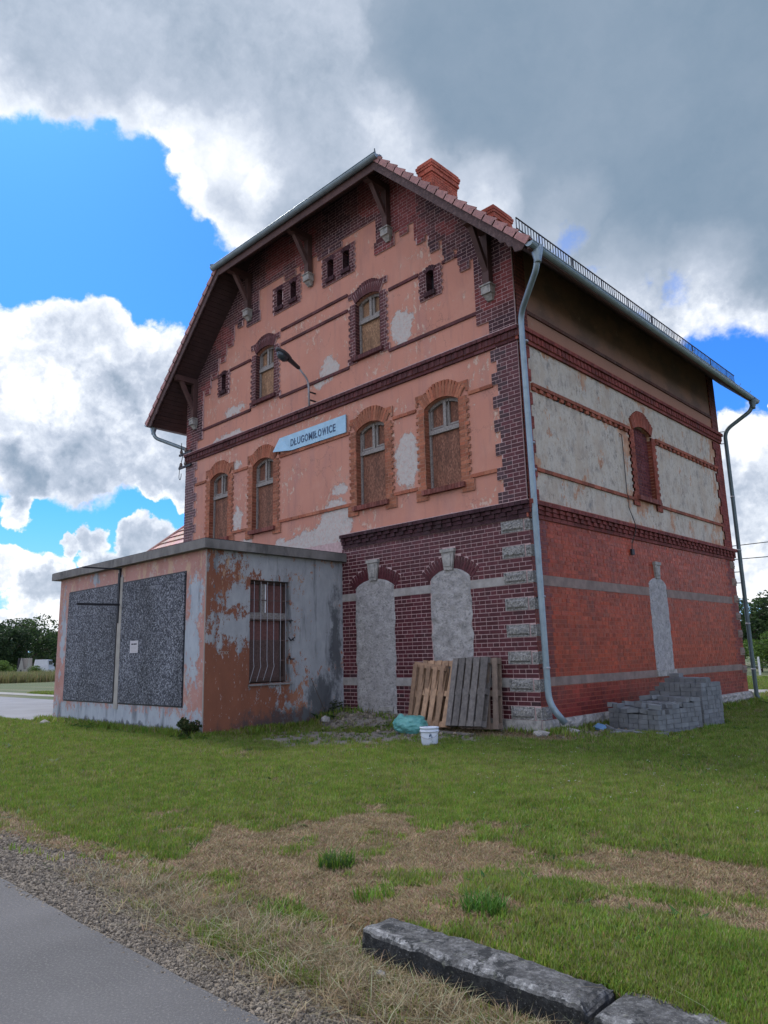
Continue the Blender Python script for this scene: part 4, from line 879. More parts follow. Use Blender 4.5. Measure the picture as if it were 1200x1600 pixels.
# ------------------------------------------------------------------ annex
AN=thing('station_annex',(AX,AY,0),'flat roofed annex with peeling pink and grey paint and two large speckled board panels','building')
def apart(mb,name,mat,kind=None,parent=None): return mb.build(name,mat,None,kind) if parent=='w' else keep(mb.build(name,mat,None,kind),AN)
ZT=3.42
mb=MB(); wall(AF,[(AL,ZG),(AX,ZG),(AX,ZT),(AL,ZT)],[],0,0,mb); apart(mb,'front_wall','annex_front')
wh=[(-2.45,.90),(-1.47,.90),(-1.47,2.90),(-2.45,2.90)]
mb=MB(); wall(AS,[(AY,ZG),(0,ZG),(0,ZT),(AY,ZT)],[wh],0,.2,mb); apart(mb,'side_wall','annex_side')
mb=MB(); mb.box(AL+.01,AL+.05,AY+.01,0,ZG,ZT); apart(mb,'left_wall','annex_front')
sl=MB(); sx0,sx1,sy0=AL-.22,AX+.15,AY-.15
idx=[]; 
def slabpiece(x0,x1,y0,y1):
    mb=MB(); mb.box(x0,x1,y0,y1,ZT,ZT+.175); return apart(mb,'roof_slab','concrete_slab')
slabpiece(sx0,sx1,sy0,-.002)
mb=MB(); mb.box(sx0+.02,sx1-.02,sy0+.02,-.01,ZT+.178,ZT+.19); apart(mb,'roofing_felt','iron')
for (a,b_) in((-11.02,-8.44),(-8.20,-5.63)):
    mb=MB(); pbox(mb,AF,a-.03,b_+.03,.50,3.08,0,.006); apart(mb,'panel_recess','iron')
    mid=2.0 if a<-9 else 1.86
    for z0,z1 in((.53,mid),(mid+.004,3.05)):
        mb=MB(); pbox(mb,AF,a,b_,z0,z1,.006,.028); apart(mb,'chip_board_panel','chip_board')
mb=MB(); pbox(mb,AF,-8.41,-8.23,.40,3.2,0,.018); apart(mb,'render_strip','wall_grey')
mb=MB(); pbox(mb,AF,-8.44,-8.41,.53,3.3,.0,.034); apart(mb,'panel_post','iron')
mb=MB(); mb.beam((AX-.012,AY-.002,-.1),(AX-.012,AY-.002,3.42),.03,.012); apart(mb,'corner_bead','wall_grey')
IB=thing('iron_bracket',(-8.37,AY,3.3),'two thin iron arms sticking out from the annex wall between the speckled panels','bracket')
mb=MB(); mb.beam((-8.37,AY-.03,3.38),(-8.37,AY-.86,3.37),.03,.03); keep(mb.build('arm','iron'),IB)
mb=MB(); mb.beam((-8.35,AY-.02,2.60),(-8.35,AY-.95,2.585),.05,.045); keep(mb.build('arm','iron'),IB)
mb=MB(); mb.beam((-8.36,AY-.022,3.40),(-8.36,AY-.022,2.2),.045,.03); keep(mb.build('post','iron'),IB)
PN=thing('paper_notice',(-7.56,AY,1.68),'small white paper notice taped on the right speckled panel','notice')
mb=MB(); pbox(mb,AF,-7.74,-7.39,1.55,1.80,.029,.031); keep(mb.build('sheet','paper'),PN)
for (a,b_) in((-7.68,-7.60),(-7.585,-7.52),(-7.515,-7.47),(-7.46,-7.44)): mb=MB(); pbox(mb,AF,a,b_,1.715,1.745,.031,.0316); keep(mb.build('print_block','ink'),PN)
for k in range(4): mb=MB(); pbox(mb,AF,-7.70+.02*(k%2),-7.44-.03*(k%3),1.665-.03*k,1.671-.03*k,.031,.0316); keep(mb.build('text_line','wall_grey'),PN)
# side window of the annex with bent grille
mb=MB(); pbox(mb,AS,-2.45,-1.47,.90,2.90,-.22,-.2); keep(mb.build('window_back','frame_dark'),AN)
WF=MB()
for a,b_ in((-2.45,-2.39),(-1.53,-1.47)): pbox(WF,AS,a,b_,.90,2.90,-.2,-.13)
pbox(WF,AS,-2.39,-1.53,2.84,2.90,-.2,-.13); wf=keep(WF.build('window','frame_dark'),AN)
def sub_(name,P,a,b_,z0,z1,n0,n1,mat): mb=MB(); pbox(mb,P,a,b_,z0,z1,n0,n1); o=mb.build(name,mat); o.parent=wf; return o
sub_('transom',AS,-2.40,-1.50,2.12,2.27,-.19,-.11,'frame_paint'); sub_('mullion',AS,-2.10,-2.02,2.27,2.84,-.19,-.12,'frame_paint'); sub_('mullion',AS,-2.0,-1.97,2.27,2.84,-.19,-.13,'white_paint')
sub_('board',AS,-2.39,-2.12,2.28,2.83,-.19,-.17,'wood_board'); sub_('board',AS,-1.95,-1.53,2.28,2.83,-.19,-.17,'wood_board')
sub_('board',AS,-2.39,-1.62,1.73,2.11,-.19,-.16,'wood_board'); sub_('board',AS,-2.39,-1.62,.96,1.72,-.19,-.155,'rust_iron'); sub_('sill_board',AS,-2.42,-1.5,.93,1.0,-.2,-.10,'frame_dark')
gl=MB(); 
for z in(2.51,2.13,1.72,1.33): gl.beam(AS(-2.46,-.04,z),AS(-1.44,-.04,z),.012,.022)
GR=keep(gl.build('window_grille','rust_iron'),AN)
for i,u in enumerate((-2.33,-2.17,-2.01,-1.85,-1.68,-1.55)):
    mb=MB(); b0=-.03; mb.tube([AS(u,b0,2.88),AS(u,b0,1.34)]+([AS(u-.0,b0+.02,1.22),AS(u-.15,b0+.09,.92+.02*(i%3))] if i<4 else [AS(u,b0,.92)]),.0065,6); o=mb.build('bar','galv'); o.parent=GR
for z in(2.11,1.74,1.37):
    mb=MB()
    for k in range(5): a=Vector(AS(-1.47+random.uniform(-.06,.05),.03,z+random.uniform(-.03,.03))); b_=Vector(AS(-1.47+random.uniform(-.08,.10),.05,z+random.uniform(-.05,.05))); mb.beam(a,b_,.015,.018)
    o=mb.build('grille_anchor','iron'); o.parent=GR
text('TTAX',AS,-3.02,1.49,.002,.09,.20,'wall_grey','scratched_letters',AN)
mb=MB(); mb.hexa([AS(-2.47,0,.86),AS(-1.42,0,.86),AS(-1.42,.05,.86),AS(-2.47,.05,.86),AS(-2.47,-.14,.90),AS(-1.42,-.14,.90),AS(-1.42,.03,.89),AS(-2.47,.03,.89)]); keep(mb.build('window_sill','concrete_slab'),AN)
# low wing with a tiled hip roof behind the annex
WG=thing('rear_wing',(-15,4,0),'low rear wing with red tiled hip roof showing above the annex slab','building')
mb=MB(); mb.box(-18.4,-W-.01,1.4,10,ZG,4.3); keep(mb.build('wall','plaster_front'),WG)
mb=MB(); ex,ey,ez=-18.8,1.0,4.2; rx=-18.8+4.6; rz=ez+4.6
slab([(ex,ey,ez),(-W-.01,ey,ez),(-W-.01,ey+4.6,rz),(rx,ey+4.6,rz)],mb,.1); slab([(ex,ey,ez),(rx,ey+4.6,rz),(rx,10.2-4.6,rz),(ex,10.2,ez)],mb,.1); slab([(ex,10.2,ez),(-W-.01,10.2,ez),(-W-.01,5.61,rz),(rx,5.6,rz)],mb,.1)
wr=keep(mb.build('roof','wood_soffit'),WG); tb=MB()
for i in range(20):
    y=ey+i*.23; z=ez+i*.23; x0=ex+i*.23; n=int((-W-x0)/.25)
    for j in range(n):
        c=tuple(v*random.uniform(.85,1.15) for v in (.36,.20,.18)); xa=-W-.02-j*.25
        tb.hexa([(xa-.24,y-.02,z+.03),(xa,y-.02,z+.03),(xa,y+.24,z+.25),(xa-.24,y+.24,z+.25),(xa-.24,y-.045,z+.06),(xa,y-.045,z+.06),(xa,y+.23,z+.27),(xa-.24,y+.23,z+.27)],c)
o=tb.build('roof_tiling','tile',None,'stuff'); keep(o,WG)
mb=MB(); mb.tube([(ex,ey,ez+.05),(rx,ey+4.6,rz+.05)],.08,6,(.36,.2,.18)); keep(mb.build('hip_tile','tile'),WG)
# ------------------------------------------------------------------ ground
def vnoise(x,y,s,seed=0):
    x=x*s; y=y*s; xi=np.floor(x).astype(np.int64); yi=np.floor(y).astype(np.int64); fx=x-xi; fy=y-yi
    fx=fx*fx*(3-2*fx); fy=fy*fy*(3-2*fy)
    def h(a,b_): n=(a*374761393+b_*668265263+seed*974711)&0x7fffffff; n=((n^(n>>13))*1274126177)&0x7fffffff; return ((n^(n>>16))&0xffff)/65535.
    return (h(xi,yi)*(1-fx)+h(xi+1,yi)*fx)*(1-fy)+(h(xi,yi+1)*(1-fx)+h(xi+1,yi+1)*fx)*fy
def fbm(x,y,s,o=4,seed=0): return sum(vnoise(x,y,s*2**i,seed+i)*.5**(i+1) for i in range(o))/(1-.5**o)
def sm(x,a,b_): t=np.clip((x-a)/(b_-a),0,1); return t*t*(3-2*t)
def el_(x,y,cx,cy,rx,ry): return np.sqrt(((x-cx)/rx)**2+((y-cy)/ry)**2)
def height(x,y):
    x=np.asarray(x,float); y=np.asarray(y,float)
    h=.035*(fbm(x,y,1.1,4,3)-.5)+.05*(fbm(x,y,.25,2,9)-.5)*sm(-y,-9,8)*0
    h=h*sm(y,-8.9,-8.3)*sm(-y,-12,-6)*sm(x,-13,-11)
    h=h+.20*(1-sm(el_(x,y,-3.9,-.1,1.5,1.15),.25,1.0))+.12*(1-sm(el_(x,y,-5.2,-.3,1.3,1.0),.3,1.0))*(x>AX)
    h=h-.09*sm(y,1,7)*sm(x,-3,0)*(1-sm(y,10,12.3))
    h=h+.03*(1-sm(el_(x,y,-3.4,-.6,2.0,1.4),.5,1))*(fbm(x,y,7,3,5)-.3)
    h=h+.085*sm(y,-8.03,-7.96)*(1-sm(y,-7.5,-6.3))*sm(x,3.6,4.35)*sm(-y,5.5,6)
    return h
def zones(x,y):
    n1=fbm(x,y,.9,5,21); n2=fbm(x,y,3.3,4,33)
    dry=1.0*(1-sm(np.minimum.reduce([el_(x,y,3.2,-6.75,1.7,.85),el_(x,y,4.5,-6.45,.95,.75),el_(x,y,3.3,-7.65,1.5,.45),el_(x,y,1.6,-7.3,1.2,.5)])+(n1-.5)*1.8+(n2-.5)*2.0,.4,1.65))
    edge=1-sm(np.abs(y+8.3+(n1-.5)*.6)/.42+(n2-.5)*.6,.3,1.1)
    dry=np.maximum(dry,edge*.9)
    dry=np.maximum(dry,.5*sm(n1,.50,.72)); base_=1-sm(np.minimum(np.abs(y+.45)/.5+((x<-2.2)|(x>.8))*9,9),.4,1); dry=np.maximum(dry,base_)
    gr=1-sm(y+8.36+(n1-.5)*.45+(n2-.5)*.25,-.06,.12)
    gr=gr*(1-.55*sm(x,2.8,4.4)*sm(y,-8.85,-8.6))
    bare=1-sm(np.minimum.reduce([el_(x,y,-2.7,-2.1,2.0,1.15),el_(x,y,-3.9,-.1,1.5,1.2),el_(x,y,.6,.9,.5,.9),el_(x,y,-1.9,-1.2,1.2,.55)])+(n1-.5)*1.3+(n2-.5)*1.3,.7,1.25)
    bare=bare*(1-sm(-y,7.4,7.8)); 
    return dry,bare,gr
def grid(lo,hi,f0,f1,st): 
    a=list(np.arange(f0,f1+1e-6,st)); l=[]; r=[]; q=f0; d=st
    while q>lo: d*=1.35; q-=d; l.append(max(q,lo))
    q=f1; d=st
    while q<hi: d*=1.35; q+=d; r.append(min(q,hi))
    return np.array(l[::-1]+a+r)
gx=grid(-1200,1200,-13,8,.09); gy=grid(-1200,1200,-9.2,4,.09)
X,Y=np.meshgrid(gx,gy); Z=height(X,Y); nx,ny=len(gx),len(gy)
me=bpy.data.meshes.new('ground'); vs=np.stack([X.ravel(),Y.ravel(),Z.ravel()],1)
ii=np.arange(nx*ny).reshape(ny,nx); q=np.stack([ii[:-1,:-1].ravel(),ii[:-1,1:].ravel(),ii[1:,1:].ravel(),ii[1:,:-1].ravel()],1)
me.from_pydata(vs.tolist(),[],q.tolist()); me.polygons.foreach_set('use_smooth',[True]*len(q))
dz,bz,gz=zones(X.ravel(),Y.ravel()); ca=me.color_attributes.new('zone','FLOAT_COLOR','POINT'); ca.data.foreach_set('color',np.stack([dz,bz,gz,np.ones_like(dz)],1).astype(np.float32).ravel())
me.materials.append(MATS['ground_mat']); me.update(); G=link('ground',me,None,'structure')
# road: the near edge follows the gravel, slightly ragged
mb=MB(); xs=list(np.arange(-40,30,.12)); top=[]; 
pts=[(x,-8.90+.035*(float(fbm(np.array(x),np.array(0.),2.5,4,8))-.5)) for x in xs]
for (x0,y0),(x1,y1) in zip(pts,pts[1:]): mb.face([(x0,-14.2,.012),(x1,-14.2,.012),(x1,y1,.012),(x0,y0,.012)]); mb.face([(x0,y0,.012),(x1,y1,.012),(x1,y1+.03,-.01),(x0,y0+.03,-.01)])
mb.build('road','asphalt',None,'structure')
def sheet(name,x0,x1,y0,y1,z,mat,rag=0):
    mb=MB(); n=max(2,int((x1-x0)/1.5)); xx=np.linspace(x0,x1,n+1); r=[(random.uniform(-rag,rag),random.uniform(-rag,rag)) for _ in xx]
    for i in range(n): mb.face([(xx[i],y0+r[i][0],z),(xx[i+1],y0+r[i+1][0],z),(xx[i+1],y1+r[i+1][1],z),(xx[i],y1+r[i][1],z)])
    return mb.build(name,mat,None,'structure')
sheet('pavement',-70,-12.2,-3.95,.9,.012,'paving',.06); sheet('path',-70,-12.2,1.9,2.8,.012,'path',.12)
sheet('gravel_path',-120,60,12.6,15.2,.012,'path',.15)
# ------------------------------------------------------------------ kerb blocks
def kcol(x,t,seed,side):  # tone by face: front near black, top mid grey, front edge pale
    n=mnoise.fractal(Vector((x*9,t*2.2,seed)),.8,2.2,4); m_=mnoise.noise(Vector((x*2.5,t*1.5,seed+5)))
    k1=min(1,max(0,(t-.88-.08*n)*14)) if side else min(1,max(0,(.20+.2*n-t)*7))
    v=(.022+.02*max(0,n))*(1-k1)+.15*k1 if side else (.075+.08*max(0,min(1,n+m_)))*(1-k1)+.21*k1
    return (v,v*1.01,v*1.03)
def kerbblock(x0,x1,y0,y1,zt,seed,label,rz=0):
    nx_,ny_,nz_=110,20,12; bm=bpy.data.meshes.new('kerb_block'); V=[];Fc=[]
    def P_(a,b_,c_):
        x=x0+(x1-x0)*a; y=y0+(y1-y0)*b_; z=-.12+(zt+.12)*c_
        ch=.018; ex=min(a,1-a)*(x1-x0); ey=min(b_,1-b_)*(y1-y0); ez_=(1-c_)*(zt+.12)
        s=sorted([ex,ey,ez_]); 
        if s[0]+s[1]<ch: 
            if c_==1: z-=ch*.6
            if b_==0: y+=ch*.5
            if a in(0,1): x+=ch*(.6 if a==0 else -.6)
        n=mnoise.fractal(Vector((x*7,y*7,z*7+seed)),.8,2.1,4)*.011; n2=mnoise.noise(Vector((x*2.2,seed,3)))*.012
        if a>.9 and c_>.8: n-=abs(mnoise.noise(Vector((x*14,y*9,seed))))*.05*((a-.9)/.1)
        return (x+n*.6,y+n+n2*(b_==0),z+n*.8+n2*.7)
    mb=MB()
    def face(fn,n1,n2,cf=lambda a,b_:(.045,.046,.05)):
        for i in range(n1):
            for j in range(n2): mb.face([fn(i/n1,j/n2),fn((i+1)/n1,j/n2),fn((i+1)/n1,(j+1)/n2),fn(i/n1,(j+1)/n2)],cf(i/n1,j/n2),True)
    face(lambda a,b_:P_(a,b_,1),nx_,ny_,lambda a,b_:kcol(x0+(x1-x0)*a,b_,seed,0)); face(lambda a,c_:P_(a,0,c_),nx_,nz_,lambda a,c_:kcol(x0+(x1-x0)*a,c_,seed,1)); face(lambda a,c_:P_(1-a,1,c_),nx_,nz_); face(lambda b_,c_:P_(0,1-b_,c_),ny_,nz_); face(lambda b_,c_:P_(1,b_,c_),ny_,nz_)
    o=mb.build('kerb_block','kerb_concrete'); tag(o,label,'kerb stone',"old kerb blocks beside the road"); return o
kerbblock(4.17,5.35,-8.215,-8.0,.12,2,'long dark concrete kerb block with pale edges beside the gravel')
kerbblock(5.362,6.5,-8.22,-7.95,.108,8,'dark kerb block cut off by the lower right corner of the photo')
kb=MB(); kb.box(6.37,7.4,-8.21,-7.99,-.1,.11)
# ------------------------------------------------------------------ pallets
def pallet(loc,rz,lean,roll,mat,col,widths,label,name='wooden_pallet',wd=.8,L=1.2,extra=None):
    t=thing(name,loc,label,'pallet','wooden pallets leaning on the wall')
    t.matrix_basis=Matrix.Translation(loc)@Matrix.Rotation(rz,4,'Z')@Matrix.Rotation(math.pi/2-lean,4,'X')@Matrix.Rotation(roll,4,'Z')
    def b(nm,x0,x1,y0,y1,z0,z1,bend=0):
        mb=MB(); kk_=random.uniform(.75,1.2); c=tuple(v*kk_ for v in col)
        mb.box(x0,x1,y0,y1,z0,z1,c); mb.v=[(x+random.uniform(-.003,.003),y+random.uniform(-.004,.004),z+random.uniform(-.002,.002)) for x,y,z in mb.v]; mb.build(nm,mat,t)
    tot=sum(widths); gap=(wd-tot)/(len(widths)-1); x=0
    for w_ in widths: b('deck_board',x,x+w_,0,L,.122,.144); x+=w_+gap
    for y in(.0,.55,1.1): b('cross_board',0,wd,y,y+.1,.10,.1215)
    for y in(.0,.55,1.1):
        for x in(0,.35,.7): b('block',x,x+.1,y,y+.1,.0225,.0995)
    for x in(0,.35,.7): b('bottom_board',x,x+.1,0,L,0,.022)
    return t
PB=(.33,.2,.12); PG=(.135,.12,.115)
pallet((-2.45,-.40,.075),0,.30,R(-1),'pallet_new',(.33,.205,.13),[.1]*5,'light brown wooden pallet leaning between the teal bag and the grey pallet')
pallet((-1.63,-.42,.10),R(-2),.27,R(1.5),'pallet_old',PG,[.115,.13,.13,.13,.145],'weathered dark grey wooden pallet leaning against the brick wall')
pallet((-1.46,-.22,.05),R(1),.12,R(2.5),'pallet_new',(.17,.125,.10),[.1,.12,.1,.12,.1],'brown pallet mostly hidden behind the dark grey pallet')
pallet((-2.72,-.24,.05),R(-3),.10,R(-6),'pallet_new',(.30,.185,.12),[.1,.1,.1,.1,.1],'narrow brown pallet edge sticking out left behind the light brown pallet',L=1.15)
# floor plank
pk=MB(); pk.beam((-2.0,-.62,.035),(-.9,-.72,.03),.1,.03,col=PG); tag(pk.build('loose_plank','pallet_old'),'weathered plank lying on the ground in front of the pallets','plank')
# ------------------------------------------------------------------ bag and bucket
import bmesh
bm=bmesh.new(); bmesh.ops.create_icosphere(bm,subdivisions=5,radius=1)
for v in bm.verts:
    c=v.co.copy(); f=1+.16*mnoise.fractal(c*1.6,.9,2,3)+.07*abs(mnoise.noise(c*5))-.05*abs(mnoise.noise(c*9+Vector((3,1,2))))
    x,y,z=c.x*.26*f,c.y*.20*f,c.z*.155*f
    nk=max(0,1-((c.x+.72)**2+(c.y)**2)/.10)*max(0,c.z); z+=.09*nk; z=max(z,-.115+.01*mnoise.noise(c*4)); v.co=(x,y,z+.115)
me=bpy.data.meshes.new('rubbish_bag'); bm.to_mesh(me); bm.free(); me.polygons.foreach_set('use_smooth',[True]*len(me.polygons)); me.materials.append(MATS['bag_plastic'])
BG=link('rubbish_bag',me); BG.location=(-2.10,-.93,.02); BG.scale=(1.18,1.15,1.1); BG.rotation_euler=(0,0,R(38)); tag(BG,'full teal plastic bag lying beside the pallets','rubbish bag')
BK=thing('plastic_bucket',(-.655,-2.12,.0),'dented white plastic bucket standing on the grass in front of the pallets','bucket')
def lathe(prof,n=32,ox=0,oy=0,oz=0):
    mb=MB(); rings=[]
    for r,z in prof: rings.append(len(mb.v)); mb.v+=[(ox+r*math.cos(2*math.pi*k/n),oy+r*math.sin(2*math.pi*k/n),oz+z) for k in range(n)]
    for i,j in zip(rings,rings[1:]):
        for k in range(n): mb.f.append((i+k,i+(k+1)%n,j+(k+1)%n,j+k)); mb.c.append((1,1,1)); mb.sm.append(True)
    return mb
keepb=lambda mb,nm,mat: mb.build(nm,mat,BK)
keepb(lathe([(.001,.012),(.118,.012),(.122,.02),(.138,.28),(.134,.285),(.130,.28),(.116,.03),(.001,.025)]),'body','white_plastic'); keepb(lathe([(.139,.215),(.148,.215),(.149,.238),(.142,.242),(.142,.268),(.149,.27),(.149,.288),(.138,.29)]),'rim','white_plastic')
mb=MB(); mb.tube([(.147*math.cos(a),.147*math.sin(a),.225-.10*math.sin((a-R(-150))/R(180)*math.pi)) for a in [R(-150)+R(180)*k/14 for k in range(15)]],.003,5); keepb(mb,'handle','wall_grey')
mb=MB()
for (a0,z0,w_,h_) in((-48,.15,9,.035),(-40,.165,8,.03),(-34,.135,7,.03),(-52,.12,8,.012),(-38,.105,12,.008),(-30,.085,8,.008),(-46,.185,3,.02)):
    r=.124+.0615*z0+.001; mb.face([(r*math.cos(R(a)),r*math.sin(R(a)),z) for a,z in((a0-w_/2,z0),(a0+w_/2,z0+.004),(a0+w_/3,z0+h_),(a0-w_/3,z0+h_))])
keepb(mb,'printed_mark','letter_blue')
# ------------------------------------------------------------------ paver stacks
pavm={}
def pavmesh(k):
    if k not in pavm:
        mb=MB(); g=(.88,.95,1.0,1.06,1.14)[k%5]; mb.box(-.0965,.0965,-.0468,.0468,-.0378,.0378,(.145*g,.155*g,.165*g)); mb.v=[tuple(c+random.uniform(-.0015,.0015) for c in v) for v in mb.v]; pavm[k]=mb.mesh('paver','paver')
    return pavm[k]
def paver_stack(loc,rz,nx_,ny_,heights,label,messy):
    t=thing('paver_stack',loc,label,'paver stack','stacks of grey concrete pavers',rz)
    core=MB(); g=.205
    for ix in range(nx_):
        for iy in range(ny_):
            H=heights(ix,iy)
            for l in range(H):
                outer=(iy==0 or ix==nx_-1 or l>=H-1)
                tn=(ix+iy+l)%2 if random.random()>.25 else (ix+iy+l+1)%2
                for h in(0,1):   # two pavers fill one 20x20 cell, turned one way or the other
                    turn=tn
                    cx,cy=(ix+.5)*g,(iy+.5)*g; o_=(h-.5)*.1015
                    p=(cx+(o_ if turn else 0)+random.uniform(-.006,.006),cy+(0 if turn else o_)+random.uniform(-.006,.006),.04+l*.0795)
                    a=(math.pi/2 if turn else 0)+random.uniform(-.03,.03); tl=(0,0)
                    if l==H-1 and messy and random.random()<.6:
                        a+=random.uniform(-.6,.6); tl=(random.uniform(-.2,.2),random.uniform(-.15,.15)); p=(p[0]+random.uniform(-.03,.03),p[1]+random.uniform(-.03,.03),p[2]+.012)
                    if l==H-1 and random.random()<(.15 if messy else .05): continue
                    if outer: o=link('paver',pavmesh(random.randrange(5)),t); o.location=p; o.rotation_euler=(tl[0],tl[1],a)
                    else: M=Matrix.Rotation(a,3,'Z'); core.obox(p,(M.col[0],M.col[1],M.col[2]),(.0985,.0485,.0385),(.145,.155,.165))
    o=core.build('inner_pavers','paver',t,'stuff')
paver_stack((.42,1.50,-.03),R(-12),5,6,lambda x,y:int(5+(1 if y>2 else 0)+(1 if y>4 else 0)+(1 if (x+y*2)%4==0 else 0)),'low untidy stack of grey concrete pavers with jumbled top nearest the corner downpipe',True)
paver_stack((.50,3.05,-.05),R(-4),5,4,lambda x,y:int(10+(1 if y>0 else 0)+(1 if (x==1 and y==2) else 0)-(2 if x==0 else 0)-(1 if x==4 and y>1 else 0)),'tall neat stack of grey concrete pavers behind the low one',False)
LOOSE=[((.62,1.12,.05),(.1,.5,.4),'loose grey paver propped on edge by the low stack beside the blue wrapper'),((.88,.98,.03),(.0,.1,.9),'loose grey paver lying flat between the blue wrapper and the low stack'),((1.10,.86,.035),(.05,-.1,.5),'loose grey paver lying slanted under the front face of the low stack'),((1.32,.76,.03),(0,.08,-.3),'loose pale paver at the front corner of the low stack'),((.95,.70,.02),(0.1,0,1.3),'loose paver half sunk in the grass in front of the low stack'),((1.62,.92,.02),(0,0,.2),'single loose paver just right of the front corner of the low stack'),((1.62,2.35,0.0),(0,0,-.5),'single loose paver on the grass between the two paver stacks')]
for i,(l,r_,lb) in enumerate(LOOSE): o=link('loose_paver',pavmesh(i%5)); o.location=l; o.rotation_euler=r_; tag(o,lb,'paver','loose pavers around the stacks')
mb=MB(); mb.box(-.11,.11,-.06,.06,0,.05); mb.v=[(x+.008*mnoise.noise(Vector((x*30,y*30,z))),y,z) for x,y,z in mb.v]; bw_=mb.build('plastic_wrapper','blue_plastic'); bw_.location=(.50,1.02,.06); bw_.rotation_euler=(.5,.1,-.5); tag(bw_,'crumpled blue plastic wrapper lying left of the paver stacks','wrapper')
# ------------------------------------------------------------------ stones, rubble and gravel (instanced)
def pointcloud_instances(name,pts,scl,rot,idx,variants,kind='stuff'):
    me=bpy.data.meshes.new(name); me.from_pydata(pts.tolist(),[],[])
    for nm,tp,dt in(('scl','FLOAT',scl),('idx','INT',idx)): a=me.attributes.new(nm,tp,'POINT'); a.data.foreach_set('value',dt)
    a=me.attributes.new('rot','FLOAT_VECTOR','POINT'); a.data.foreach_set('vector',rot.astype(np.float32).ravel())
    o=link(name,me,None,kind); c=bpy.data.collections.new(name+'_parts')
    for v in variants: c.objects.link(v)
    ng=bpy.data.node_groups.new(name,'GeometryNodeTree'); ng.interface.new_socket('Geometry',in_out='INPUT',socket_type='NodeSocketGeometry'); ng.interface.new_socket('Geometry',in_out='OUTPUT',socket_type='NodeSocketGeometry')
    N=ng.nodes; gi=N.new('NodeGroupInput'); go=N.new('NodeGroupOutput'); ip=N.new('GeometryNodeInstanceOnPoints'); ci=N.new('GeometryNodeCollectionInfo'); ci.inputs[0].default_value=c; ci.inputs['Separate Children'].default_value=True; ci.inputs['Reset Children'].default_value=True
    def na(nm,tp): n=N.new('GeometryNodeInputNamedAttribute'); n.data_type=tp; n.inputs[0].default_value=nm; return n.outputs[0]
    L=ng.links; L.new(gi.outputs[0],ip.inputs['Points']); L.new(ci.outputs[0],ip.inputs['Instance']); ip.inputs['Pick Instance'].default_value=True
    L.new(na('idx','INT'),ip.inputs['Instance Index']); L.new(na('scl','FLOAT'),ip.inputs['Scale']); L.new(na('rot','FLOAT_VECTOR'),ip.inputs['Rotation']); L.new(ip.outputs[0],go.inputs[0])
    md=o.modifiers.new('scatter','NODES'); md.node_group=ng; return o
def var_objs(prefix,meshes): return [bpy.data.objects.new('%s_%02d'%(prefix,i),m_) for i,m_ in enumerate(meshes)]
def stone_mesh(i):
    bm=bmesh.new(); bmesh.ops.create_icosphere(bm,subdivisions=1,radius=1); mb=MB()
    sx_,sy_,sz_=random.uniform(.7,1.2),random.uniform(.6,1),random.uniform(.35,.7); g=random.uniform(.55,1.6); c=(.14*g,.118*g,.092*g)
    for v in bm.verts: f=1+.35*mnoise.noise(v.co*1.7+Vector((i*5,0,0))); v.co=Vector((v.co.x*sx_,v.co.y*sy_,v.co.z*sz_))*f
    bm.verts.ensure_lookup_table(); mb.v=[tuple(v.co) for v in bm.verts]; mb.f=[tuple(q.index for q in f.verts) for f in bm.faces]; mb.c=[c]*len(mb.f); mb.sm=[False]*len(mb.f); bm.free(); return mb.mesh('pebble_%d'%i,'stones')
stv=var_objs('pebble',[stone_mesh(i) for i in range(10)])
def scatter(n,x0,x1,y0,y1,wfn):
    x=rng.uniform(x0,x1,n); y=rng.uniform(y0,y1,n); k=rng.random(n)<wfn(x,y); return x[k],y[k]
x,y=scatter(190000,-4,6.3,-8.95,-8.0,lambda x,y: zones(x,y)[2]*np.clip(1.9/np.hypot(x-6.84,y+10.74),.12,1)+.02)
s=rng.uniform(.3,1,len(x))**2.6*.012+.003; s*=1+.25*(np.hypot(x-6.84,y+10.74)>5)
pts=np.stack([x,y,height(x,y)+s*.2],1); pointcloud_instances('gravel',pts,s.astype(np.float32),rng.uniform(-3,3,(len(x),3)),rng.integers(0,10,len(x)).astype(np.int32),stv)
x,y=scatter(9000,-5.0,.2,-2.6,.0,lambda x,y:(1-sm(el_(x,y,-3.8,-.2,1.7,1.1),.3,1.2))*.6+.06); x2,y2=scatter(1500,.0,1.2,-.3,1.4,lambda x,y:.6*(x>.05)); x=np.r_[x,x2]; y=np.r_[y,y2]
s=rng.uniform(.2,1,len(x))**3*.045+.008; pts=np.stack([x,y,height(x,y)+s*.2],1); pointcloud_instances('rubble',pts,s.astype(np.float32),rng.uniform(-3,3,(len(x),3)),rng.integers(0,10,len(x)).astype(np.int32),stv)
def stone(loc,sz,label,i,mat='stone'):
    o=link('stone',stone_mesh(40+i)); o.data.materials[0]=MATS[mat]; o.location=loc; o.scale=(sz,sz,sz); o.rotation_euler=(0,0,i); tag(o,label,'stone')
stone((-10.75,-3.95,.02),.16,'pale flat stone on the grass by the far left corner of the annex',1)
stone((-4.35,-1.0,.16),.12,'pale stone on the rubble beside the annex corner',2); stone((.12,-.25,.06),.14,'rough stone by the end of the corner downpipe',3); stone((.30,.35,.05),.16,'larger stone against the plinth left of the blue wrapper',4)
stone((4.42,-8.33,.02),.035,'single pale stone in front of the left end of the dark kerb block',6)
